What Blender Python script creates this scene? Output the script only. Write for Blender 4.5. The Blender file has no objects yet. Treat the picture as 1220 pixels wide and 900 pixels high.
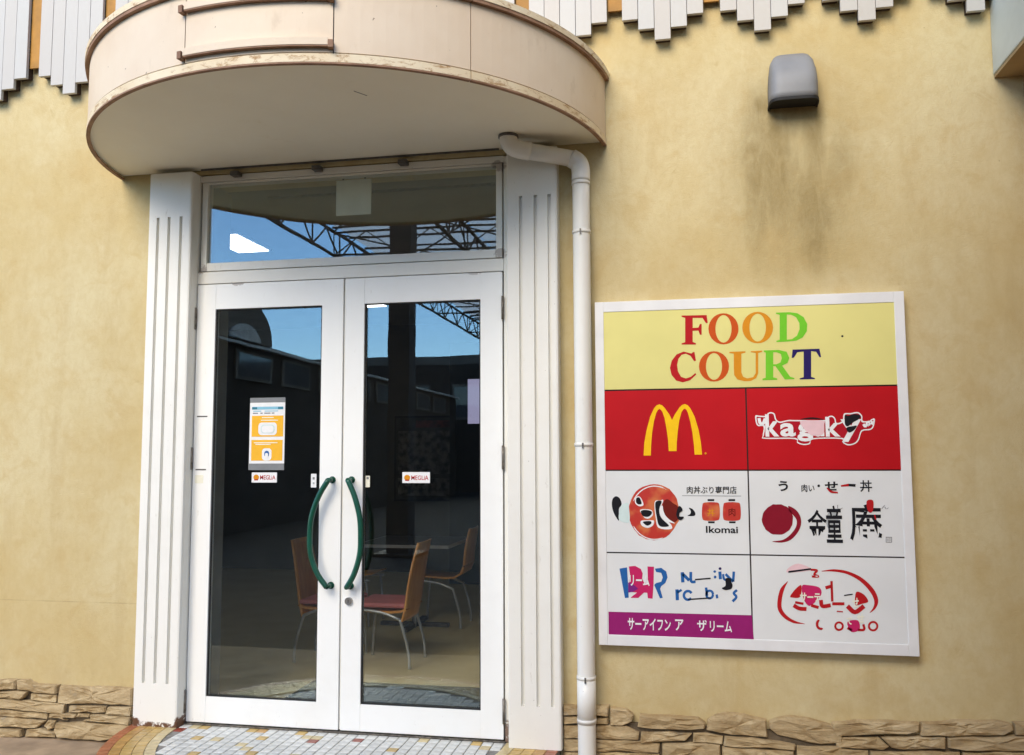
import bpy, bmesh, math, random
from mathutils import Vector, Matrix
random.seed(11)
R = math.radians
scene = bpy.context.scene
COL = scene.collection

# ---------------------------------------------------------------- camera
cam_data = bpy.data.cameras.new('camera')
cam = bpy.data.objects.new('camera', cam_data)
COL.objects.link(cam)
CAM_YAW, CAM_PITCH, CAM_ROLL = R(-10.872), R(5.074), R(-0.223)
_f = Vector((math.sin(CAM_YAW)*math.cos(CAM_PITCH), math.cos(CAM_YAW)*math.cos(CAM_PITCH), math.sin(CAM_PITCH)))
_r = Vector((math.cos(CAM_YAW), -math.sin(CAM_YAW), 0))
_u = _r.cross(_f)
_c, _s = math.cos(CAM_ROLL), math.sin(CAM_ROLL)
_r, _u = _r*_c + _u*_s, -_r*_s + _u*_c
cam.matrix_world = Matrix(((_r.x, _u.x, -_f.x, 2.6853), (_r.y, _u.y, -_f.y, -4.5), (_r.z, _u.z, -_f.z, 1.4472), (0, 0, 0, 1)))
cam_data.sensor_width = 36
cam_data.lens = 36*1045.7/1220
cam_data.clip_start = 0.05
cam_data.clip_end = 2000
scene.camera = cam

# ---------------------------------------------------------------- light
SUN_AZ, SUN_EL = R(14), R(32)          # azimuth to the left of the facade's normal
world = bpy.data.worlds.new('World')
scene.world = world
world.use_nodes = True
wn = world.node_tree.nodes
sky = wn.new('ShaderNodeTexSky')
sky.sky_type = 'NISHITA'
sky.sun_disc = False
sky.sun_elevation = SUN_EL
sky.sun_rotation = math.pi + SUN_AZ
sky.dust_density = 0.0
sky.air_density = 1.0
sky.ozone_density = 5.0
wn['Background'].inputs['Strength'].default_value = 0.105
world.node_tree.links.new(sky.outputs[0], wn['Background'].inputs['Color'])
sun_data = bpy.data.lights.new('sun', 'SUN')
sun_data.energy = 1.5
sun_data.angle = R(40)
sun_data.color = (1.0, 0.865, 0.66)
sun_data.cycles.use_multiple_importance_sampling = False
sun = bpy.data.objects.new('sun', sun_data)
COL.objects.link(sun)
sun.rotation_euler = Vector((-math.sin(SUN_AZ)*math.cos(SUN_EL), -math.cos(SUN_AZ)*math.cos(SUN_EL), math.sin(SUN_EL))).to_track_quat('Z', 'Y').to_euler()
scene.view_settings.view_transform = 'Standard'
scene.view_settings.look = 'None'
scene.view_settings.exposure = 1.74
scene.view_settings.gamma = 1.0
scene.view_settings.use_curve_mapping = False

# ---------------------------------------------------------------- materials
MATS = {}
class NT:
    def __init__(self, name):
        self.m = bpy.data.materials.new(name); self.m.use_nodes = True
        self.t = self.m.node_tree; self.n = self.t.nodes
        self.p = self.n['Principled BSDF']; self.out = self.n['Material Output']
        self.tc = self.n.new('ShaderNodeTexCoord')
        MATS[name] = self.m
    def link(self, a, b): self.t.links.new(a, b)
    def noise(self, scale, detail=4, rough=.55, stretch=None, dist=0):
        v = self.tc.outputs['Object']
        if stretch:
            mp = self.n.new('ShaderNodeMapping'); mp.inputs['Scale'].default_value = stretch
            self.link(v, mp.inputs[0]); v = mp.outputs[0]
        x = self.n.new('ShaderNodeTexNoise'); x.inputs['Scale'].default_value = scale
        x.inputs['Detail'].default_value = detail; x.inputs['Roughness'].default_value = rough
        x.inputs['Distortion'].default_value = dist
        self.link(v, x.inputs['Vector']); return x.outputs['Fac']
    def ramp(self, fac, a, b, lo=0.0, hi=1.0):
        x = self.n.new('ShaderNodeMapRange'); x.interpolation_type = 'SMOOTHSTEP'
        x.inputs['From Min'].default_value = a; x.inputs['From Max'].default_value = b
        x.inputs['To Min'].default_value = lo; x.inputs['To Max'].default_value = hi
        self.link(fac, x.inputs['Value']); return x.outputs['Result']
    def math(self, op, a, b):
        x = self.n.new('ShaderNodeMath'); x.operation = op; x.use_clamp = False
        for i, v in enumerate((a, b)):
            if isinstance(v, (int, float)): x.inputs[i].default_value = v
            else: self.link(v, x.inputs[i])
        return x.outputs[0]
    def mix(self, fac, a, b, mode='MIX'):
        x = self.n.new('ShaderNodeMix'); x.data_type = 'RGBA'; x.blend_type = mode
        for i, v in ((0, fac), (6, a), (7, b)):
            if isinstance(v, (int, float)): x.inputs[i].default_value = v
            elif isinstance(v, tuple): x.inputs[i].default_value = (v[0], v[1], v[2], 1)
            else: self.link(v, x.inputs[i])
        return x.outputs[2]
    def blob(self, c, r):
        mp = self.n.new('ShaderNodeMapping'); mp.vector_type = 'TEXTURE'
        mp.inputs['Location'].default_value = c; mp.inputs['Scale'].default_value = r
        g = self.n.new('ShaderNodeTexGradient'); g.gradient_type = 'SPHERICAL'
        self.link(self.tc.outputs['Object'], mp.inputs[0]); self.link(mp.outputs[0], g.inputs[0]); return g.outputs['Fac']
    def axis(self, i):
        s = self.n.new('ShaderNodeSeparateXYZ'); self.link(self.tc.outputs['Object'], s.inputs[0]); return s.outputs[i]
    def rand(self):
        o = self.n.new('ShaderNodeObjectInfo'); return o.outputs['Random']
    def bump(self, fac, strength, dist=.01):
        b = self.n.new('ShaderNodeBump'); b.inputs['Strength'].default_value = strength; b.inputs['Distance'].default_value = dist
        self.link(fac, b.inputs['Height'])
        old = self.p.inputs['Normal'].links
        if old: self.link(old[0].from_socket, b.inputs['Normal'])
        self.link(b.outputs[0], self.p.inputs['Normal'])
    def color(self, c):
        if isinstance(c, tuple): self.p.inputs['Base Color'].default_value = (c[0], c[1], c[2], 1)
        else: self.link(c, self.p.inputs['Base Color'])
    def set(self, rough=.6, metal=0, spec=.5):
        self.p.inputs['Roughness'].default_value = rough; self.p.inputs['Metallic'].default_value = metal
        self.p.inputs['Specular IOR Level'].default_value = spec; return self

def simple(name, c, rough=.6, metal=0, var=.12, scale=8, bump=0, bscale=60, spec=.4, dark=None, rnd=0):
    t = NT(name)
    d = dark or tuple(v*(1-var*2) for v in c)
    col = t.mix(t.ramp(t.noise(scale), .3, .7), d, c)
    if rnd:
        col = t.mix(t.math('MULTIPLY', t.rand(), rnd), col, tuple(v*.45 for v in c))
    t.color(col); t.set(rough, metal, spec)
    if bump: t.bump(t.noise(bscale, 5), bump, .004)
    return t

def wall_material():
    t = NT('stucco')
    base = t.mix(t.ramp(t.noise(.9, 6, .65), .33, .66), (.54, .42, .20), (.62, .535, .32))
    base = t.mix(t.ramp(t.noise(5.5, 6, .65, None, .6), .48, .72, 0, .45), base, (.50, .355, .15))
    base = t.mix(t.ramp(t.noise(2.0, 5, .6, (3.2, 1, .55)), .52, .75, 0, .38), base, (.46, .34, .16))
    base = t.mix(t.ramp(t.noise(22, 6, .75, (1, 1, .7), .4), .35, .7, 0, .30), base, (.47, .345, .155))
    # scuffs and faint brush marks
    base = t.mix(t.ramp(t.noise(3.1, 8, .75, None, 2.0), .60, .72, 0, .5), base, (.45, .33, .15))
    base = t.mix(t.ramp(t.noise(30, 2), .74, .80, 0, .5), base, (.30, .22, .12))
    # soot that ran down from the wall vent
    soot = None
    for c, r, k in (((3.11, 0, 2.97), (.11, 1, .40), 1.0), ((3.20, 0, 3.05), (.06, 1, .30), .8), ((3.12, 0, 3.22), (.05, 1, .06), 2.0),
                    ((3.18, 0, 3.185), (.035, 1, .05), 2.0), ((3.375, 0, 3.06), (.065, 1, .34), 1.3), ((3.37, 0, 3.19), (.05, 1, .07), 1.8),
                    ((3.35, 0, 2.60), (.10, 1, .30), .9), ((3.22, 0, 2.75), (.14, 1, .25), .6), ((3.5, 0, 2.92), (.10, 1, .25), .45),
                    ((3.26, 0, 2.85), (.46, 1, .75), .55), ((3.14, 0, 2.95), (.20, 1, .45), .5), ((3.38, 0, 2.65), (.16, 1, .35), .5), ((3.08, 0, 2.62), (.07, 1, .3), .5), ((3.27, 0, 3.19), (.10, 1, .05), 1.6)):
        b = t.math('MULTIPLY', t.blob(c, r), k)
        soot = b if soot is None else t.math('ADD', soot, b)
    n = t.ramp(t.noise(9, 7, .7, (1.6, 1, .6), .5), .2, .8, .55, 1.15)
    sat = t.math('DIVIDE', soot, t.math('ADD', soot, 1.0))
    s = t.math('MULTIPLY', sat, n)
    x = t.n.new('ShaderNodeClamp'); t.link(t.math('MULTIPLY', s, 1.15), x.inputs[0]); x.inputs[2].default_value = .85
    base = t.mix(x.outputs[0], base, (.20, .14, .045))
    # damp tide marks close above the stones
    low = t.math('MULTIPLY', t.ramp(t.axis(2), .17, .42, 1, 0), t.ramp(t.noise(7, 4), .4, .7))
    base = t.mix(t.math('MULTIPLY', low, .30), base, (.42, .29, .13))
    # hairline joint in the render coat on the left bay
    dz = t.math('ABSOLUTE', t.math('ADD', t.axis(2), -.632), 0)
    ln = t.math('MULTIPLY', t.math('LESS_THAN', dz, .0028), t.math('LESS_THAN', t.axis(0), -.28))
    base = t.mix(t.math('MULTIPLY', ln, t.ramp(t.noise(6, 5), .35, .65, .05, .4)), base, (.30, .21, .10))
    t.color(base); t.set(.88, 0, .25)
    t.bump(t.noise(150, 3, .6), .55, .003)
    t.bump(t.noise(42, 6, .7, (1, 1, .8), .6), .35, .005)
    t.bump(t.noise(11, 5, .6), .22, .012)
    return t
wall_material()

def white_paint(name, c=(.87, .87, .84), dirt=(.42, .36, .27), amt=.35, rust=(), rough=.42):
    t = NT(name)
    col = t.mix(t.ramp(t.noise(2.2, 6, .65), .45, .75, 0, amt*.5), c, tuple((a+b)/2 for a, b in zip(c, dirt)))
    col = t.mix(t.ramp(t.noise(14, 7, .7, (2.5, 2.5, .8)), .62, .74, 0, amt), col, dirt)
    col = t.mix(t.ramp(t.noise(70, 2), .76, .80, 0, .6), col, (.22, .17, .12))
    for c0, r, k in rust:
        m = t.math('MULTIPLY', t.ramp(t.math('MULTIPLY', t.blob(c0, r), t.ramp(t.noise(45, 6, .7), .3, .6, .2, 1.6)), .18, .5), k)
        col = t.mix(m, col, (.13, .06, .03))
    t.color(col); t.set(rough, 0, .4)
    t.bump(t.noise(35, 3), .06, .003)
    return t
white_paint('door_paint', rust=(((.25, 0, 2.42), (.05, 1, .02), .5), ((1.62, 0, 2.42), (.05, 1, .015), .4)))
white_paint('frame_paint', (.82, .80, .73), amt=.5, rust=(((1.76, 0, 2.52), (.05, 1, .04), .5), ((.02, 0, 2.51), (.04, 1, .04), .45), ((1.75, 0, 3.0), (.06, 1, .04), .5), ((-.015, 0, .03), (.06, 1, .14), 1.0), ((1.79, 0, .03), (.06, 1, .10), .9)))
white_paint('pilaster_paint', (.83, .815, .755), amt=.4, rust=(((-.14, -.08, -.01), (.26, 1, .045), 1.0), ((-.25, -.08, .0), (.045, 1, .06), 1.0), ((.0, -.04, .0), (.03, 1, .07), 1.0)))
white_paint('pipe_plastic', (.80, .79, .74), dirt=(.50, .44, .34), amt=.3, rough=.35)
white_paint('slat_paint', (.48, .475, .455), dirt=(.40, .36, .32), amt=.45, rough=.5)
MATS['slat_paint'].node_tree  # boards differ a little from each other
def slat_variation():
    t = MATS['slat_paint'].node_tree; p = t.nodes['Principled BSDF']; src = p.inputs['Base Color'].links[0].from_socket
    o = t.nodes.new('ShaderNodeObjectInfo'); h = t.nodes.new('ShaderNodeMix'); h.data_type = 'RGBA'
    mr = t.nodes.new('ShaderNodeMapRange'); mr.inputs['To Max'].default_value = .45
    t.links.new(o.outputs['Random'], mr.inputs[0]); t.links.new(mr.outputs[0], h.inputs[0]); t.links.new(src, h.inputs[6])
    h.inputs[7].default_value = (.46, .41, .36, 1); t.links.new(h.outputs[2], p.inputs['Base Color'])
slat_variation()
simple('orange_board', (.45, .215, .03), .6, var=.15)
def canopy_material():
    t = NT('canopy_paint')
    col = t.mix(t.ramp(t.noise(1.6, 5), .3, .7), (.70, .56, .41), (.77, .65, .50))
    col = t.mix(t.ramp(t.noise(7, 7, .7, (1, 1, .5)), .58, .75, 0, .35), col, (.48, .36, .24))
    col = t.mix(t.ramp(t.noise(38, 2), .73, .77, 0, .8), col, (.20, .13, .07))
    t.color(col); t.set(.5, 0, .35); t.bump(t.noise(6, 3), .08, .01)
    t = NT('canopy_rim')
    col = t.mix(t.ramp(t.noise(3, 5), .3, .7), (.70, .56, .36), (.80, .69, .49))
    col = t.mix(t.ramp(t.noise(12, 8, .75, (1, 1, 2.5), .5), .50, .64, 0, .9), col, (.36, .18, .05))
    t.color(col); t.set(.6)
    t = NT('canopy_rim_rust_shade')  # rust brown, also the shade painted below the ledges and top rim
    col = t.mix(t.ramp(t.noise(9, 6, .7), .35, .7), (.22, .115, .065), (.36, .21, .13))
    t.color(col); t.set(.7)
    t = NT('soffit_paint')
    col = t.mix(t.ramp(t.noise(1.2, 6, .6), .3, .75), (.84, .80, .67), (.89, .86, .74))
    col = t.mix(t.ramp(t.noise(6, 6, .7), .6, .8, 0, .4), col, (.68, .61, .43))
    t.color(col); t.set(.75, 0, .3); t.bump(t.noise(90, 2), .08, .002)
canopy_material()
def stone_material():
    t = NT('sandstone')
    n1 = t.noise(7, 8, .7, (1, 1, 2.2), .8)
    col = t.mix(t.ramp(n1, .3, .72), (.33, .215, .095), (.68, .54, .32))
    col = t.mix(t.ramp(t.noise(16, 6, .7), .55, .75, 0, .7), col, (.30, .27, .22))
    col = t.mix(t.ramp(t.rand(), 0, 1, 0, .55), col, (.50, .37, .20))
    col = t.mix(t.ramp(t.noise(26, 8, .75, (1, 1, 3.5), 1.2), .60, .68, 0, .75), col, (.10, .062, .03))
    t.color(col); t.set(.9, 0, .2)
    t.bump(t.noise(24, 8, .72, (1, 1, 3.0), .8), .9, .012); t.bump(t.noise(120, 4), .35, .003)
stone_material()
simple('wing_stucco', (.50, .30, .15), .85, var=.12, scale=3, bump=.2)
simple('slat_shade_brown', (.06, .035, .022), .9)
simple('mortar', (.16, .12, .075), .95, var=.25, scale=20, bump=.5)
simple('pavement_concrete', (.48, .35, .22), .9, var=.2, scale=5, bump=.4, bscale=90)
simple('asphalt', (.036, .034, .032), .9, var=.2, scale=3, bump=.6, bscale=140)
simple('grout', (.30, .28, .25), .9, var=.2, scale=30)
for nm, c in dict(tile_white=(.78, .775, .72), tile_yellow=(.66, .44, .13), tile_orange=(.60, .34, .10), tile_red=(.36, .07, .035), tile_pale=(.72, .58, .30), tile_vermilion=(.50, .17, .08), tile_amber=(.64, .42, .13)).items():
    simple(nm, c, .35, var=.12, scale=25, spec=.5, rnd=.35, dark=tuple(v*.72 for v in c))
simple('steel_grey', (.25, .255, .265), .58, .1, var=.08, scale=5)
simple('vent_dark', (.012, .012, .012), .7)
simple('hinge_metal', (.30, .27, .23), .5, .7, var=.3, scale=40)
simple('rail_metal', (.16, .15, .14), .5, .4, var=.2, scale=30)
simple('lock_metal', (.55, .53, .50), .3, .9)
simple('green_pull', (.006, .085, .052), .28, var=.1, scale=20, spec=.6)
simple('rubber_black', (.02, .02, .02), .7)
simple('box_paint', (.58, .62, .57), .5, var=.08, scale=4)
simple('box_soffit', (.40, .28, .14), .7, var=.12, scale=4)
simple('sign_frame', (.80, .80, .80), .35, var=.05, scale=5)
simple('panel_yellow', (.74, .68, .25), .45, var=.04, scale=2.5, spec=.2)
simple('panel_red', (.50, .006, .012), .5, var=.06, scale=3, spec=.15)
simple('panel_white', (.74, .75, .745), .45, var=.03, scale=3, spec=.2)
simple('panel_line', (.02, .008, .008), .5)
for nm, c in dict(red=(.46, .012, .016), vermilion=(.56, .085, .012), orange=(.66, .26, .015), green=(.17, .56, .03), navy=(.022, .014, .11), gold=(.92, .55, .012), white=(.82, .82, .82), crimson=(.42, .008, .02),
                  pink=(.80, .55, .58), black=(.012, .012, .016), darkred=(.16, .015, .01), grey=(.25, .25, .26), maroon=(.24, .008, .022), greyish=(.42, .44, .45), purple=(.30, .016, .15), blue=(.022, .12, .36),
                  magenta=(.55, .02, .12), violet=(.20, .02, .20), mint=(.62, .74, .72), cream=(.84, .82, .68), cyan=(.25, .52, .66), teal=(.05, .22, .30), sun=(.86, .46, .04), tape=(.22, .23, .24)).items():
    simple('print_'+nm, c, .6, var=.03, scale=30, spec=.12)
def lantern_print():
    t = NT('print_lantern')
    b = t.ramp(t.noise(14, 2), .42, .68)
    t.color(t.mix(b, (.50, .03, .018), (.62, .16, .05))); t.set(.4)
lantern_print()
def glass(name, f0, tint):
    t = NT(name); t.n.remove(t.p)
    tr = t.n.new('ShaderNodeBsdfTransparent'); tr.inputs[0].default_value = tint
    gl = t.n.new('ShaderNodeBsdfGlossy'); gl.inputs['Roughness'].default_value = 0.0; gl.inputs['Color'].default_value = (.80, .96, 1.0, 1)
    wb = t.n.new('ShaderNodeBump'); wb.inputs['Strength'].default_value = .05; wb.inputs['Distance'].default_value = .01
    t.link(t.noise(2.2, 2, .4), wb.inputs['Height']); t.link(wb.outputs[0], gl.inputs['Normal'])
    lw = t.n.new('ShaderNodeLayerWeight'); lw.inputs[0].default_value = .5
    pw = t.math('POWER', lw.outputs['Facing'], 5.0)
    fac = t.math('ADD', t.math('MULTIPLY', pw, 1-f0), f0)
    mx = t.n.new('ShaderNodeMixShader'); t.link(fac, mx.inputs[0]); t.link(tr.outputs[0], mx.inputs[1]); t.link(gl.outputs[0], mx.inputs[2])
    t.link(mx.outputs[0], t.out.inputs['Surface'])
glass('window_glass', .105, (.98, .99, .985, 1))
simple('shop_glass', (.10, .11, .12), .08, spec=.8)
def translucent(name, c, k):
    t = NT(name); t.n.remove(t.p)
    a = t.n.new('ShaderNodeBsdfTranslucent'); a.inputs[0].default_value = (*c, 1)
    b = t.n.new('ShaderNodeBsdfTransparent'); b.inputs[0].default_value = (1, 1, 1, 1)
    mx = t.n.new('ShaderNodeMixShader'); mx.inputs[0].default_value = k
    t.link(a.outputs[0], mx.inputs[1]); t.link(b.outputs[0], mx.inputs[2]); t.link(mx.outputs[0], t.out.inputs['Surface'])
translucent('roof_sheet', (1.0, 1.0, .99), .12)
simple('truss_steel', (.07, .05, .04), .6, .3)
simple('column_paint', (.06, .045, .04), .6)
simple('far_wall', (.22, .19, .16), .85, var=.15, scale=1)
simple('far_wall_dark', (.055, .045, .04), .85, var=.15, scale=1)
simple('far_trim', (.70, .70, .68), .6)
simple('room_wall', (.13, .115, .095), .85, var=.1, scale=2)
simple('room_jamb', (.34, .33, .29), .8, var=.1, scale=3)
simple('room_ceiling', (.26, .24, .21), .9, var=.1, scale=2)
def room_floor():
    t = NT('vinyl_floor')
    col = t.mix(t.ramp(t.noise(3, 6), .3, .7), (.74, .61, .31), (.82, .70, .40))
    t.color(col); t.set(.30, 0, .4)
room_floor()
simple('mat_fibre', (.045, .045, .047), .95, var=.3, scale=12, bump=.6, bscale=200)
def wood():
    t = NT('plywood')
    col = t.mix(t.ramp(t.noise(5, 6, .65, (6, 6, .8)), .3, .7), (.62, .25, .05), (.80, .40, .10))
    t.color(col); t.set(.35, 0, .5)
wood()
simple('plywood_edge', (.66, .38, .16), .5, var=.15, scale=40)
simple('seat_pink', (.66, .20, .19), .55, var=.1, scale=12)
simple('chrome', (.58, .60, .60), .35, .5, var=.05)
simple('table_laminate', (.05, .048, .045), .5)
simple('table_edge', (.45, .45, .44), .4)
simple('poster_dark', (.10, .085, .075), .6, var=.4, scale=6)
simple('poster_red', (.22, .04, .04), .6, var=.4, scale=16)
simple('poster_pale', (.26, .24, .21), .6, var=.5, scale=14)
simple('board_pale', (.66, .66, .56), .7, var=.05)
def emit(name, c, k):
    t = NT(name); t.color(c); t.p.inputs['Emission Color'].default_value = (*c, 1); t.p.inputs['Emission Strength'].default_value = k
emit('lamp_diffuser', (1, .98, .95), 1.5)
emit('screen_glow', (.42, .40, .62), .22)

# ---------------------------------------------------------------- mesh helpers
def box(bm, x0, x1, y0, y1, z0, z1, bev=0):
    vs = [bm.verts.new((x, y, z)) for z in (z0, z1) for y in (y0, y1) for x in (x0, x1)]
    fs = [bm.faces.new([vs[i] for i in q]) for q in ((0, 2, 3, 1), (4, 5, 7, 6), (0, 1, 5, 4), (2, 6, 7, 3), (0, 4, 6, 2), (1, 3, 7, 5))]
    if bev:
        es = list({e for f in fs for e in f.edges})
        bmesh.ops.bevel(bm, geom=es, offset=bev, segments=2, affect='EDGES', profile=.5)
    return vs
def bar(bm, a, b, w, h=None):
    h = h or w; a, b = Vector(a), Vector(b); d = (b-a).normalized()
    s = d.cross(Vector((0, 0, 1)));  s = s.normalized() if s.length > 1e-4 else Vector((1, 0, 0))
    t = s.cross(d)
    v = [bm.verts.new(p + s*i*w/2 + t*j*h/2) for p in (a, b) for i, j in ((-1, -1), (1, -1), (1, 1), (-1, 1))]
    for q in ((3, 2, 1, 0), (4, 5, 6, 7), (0, 1, 5, 4), (1, 2, 6, 5), (2, 3, 7, 6), (3, 0, 4, 7)): bm.faces.new([v[i] for i in q])
def tube(bm, pts, r, n=12, cap=True):
    pts = [Vector(p) for p in pts]; rings = []
    up = None
    for i, p in enumerate(pts):
        t = (pts[min(i+1, len(pts)-1)] - pts[max(i-1, 0)]).normalized()
        if up is None:
            up = t.orthogonal().normalized()
        up = (up - t*up.dot(t)).normalized(); s = t.cross(up)
        rr = r[i] if isinstance(r, (list, tuple)) else r
        rings.append([bm.verts.new(p + up*math.cos(2*math.pi*k/n)*rr + s*math.sin(2*math.pi*k/n)*rr) for k in range(n)])
    for a, b in zip(rings, rings[1:]):
        for k in range(n):
            f = bm.faces.new((a[k], a[(k+1) % n], b[(k+1) % n], b[k])); f.smooth = True
    if cap:
        bm.faces.new(rings[0][::-1]); bm.faces.new(rings[-1])
def smooth_path(pts, n=6):
    P = [Vector(p) for p in pts]; P = [2*P[0]-P[1]] + P + [2*P[-1]-P[-2]]; out = []
    for i in range(1, len(P)-2):
        for k in range(n):
            t = k/n; a, b, c, d = P[i-1:i+3]
            out.append(.5*((2*b)+(c-a)*t+(2*a-5*b+4*c-d)*t*t+(3*b-a-3*c+d)*t**3))
    return out + [P[-2]]
def prism(bm, poly, axis, a, b):
    # extrude a closed 2-D outline along an axis from a to b
    def mk(u, v, w): return {'x': (w, u, v), 'y': (u, w, v), 'z': (u, v, w)}[axis]
    A = [bm.verts.new(mk(u, v, a)) for u, v in poly]; B = [bm.verts.new(mk(u, v, b)) for u, v in poly]
    n = len(poly)
    for i in range(n): bm.faces.new((A[i], A[(i+1) % n], B[(i+1) % n], B[i]))
    bm.faces.new(A[::-1]); bm.faces.new(B)
def obj(name, bm, mat, parent=None, fix=True):
    if fix: bmesh.ops.recalc_face_normals(bm, faces=bm.faces)
    me = bpy.data.meshes.new(name); bm.to_mesh(me); bm.free()
    return obj_me(name, me, mat, parent)
def obj_me(name, me, mat, parent=None):
    if mat and not me.materials: me.materials.append(MATS[mat])
    o = bpy.data.objects.new(name, me); COL.objects.link(o)
    if parent:
        o.parent = parent
        o.matrix_parent_inverse = chain(parent).inverted()
    return o
def chain(p):
    return Matrix.Translation(p.location) if not p.parent else Matrix.Identity(4)
def tag(o, label, cat, group=None):
    o['label'] = label; o['category'] = cat
    if group: o['group'] = group
    return o
def struct(o): o['kind'] = 'structure'; return o
def thing(name, label, cat, loc=(0, 0, 0), group=None):
    o = bpy.data.objects.new(name, None); COL.objects.link(o); o.location = loc; o.empty_display_size = .1
    return tag(o, label, cat, group)
def boxobj(name, dims, mat, parent=None, bev=0):
    bm = bmesh.new(); box(bm, *dims, bev); return obj(name, bm, mat, parent)
def copy_tree(o, loc, rot=None, parent=None):
    c = o.copy(); COL.objects.link(c)
    if parent is None:
        c.location = loc
        if rot is not None: c.rotation_euler = (0, 0, rot)
    else: c.parent = parent
    for ch in list(o.children): copy_tree(ch, None, None, c)
    return c
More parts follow.
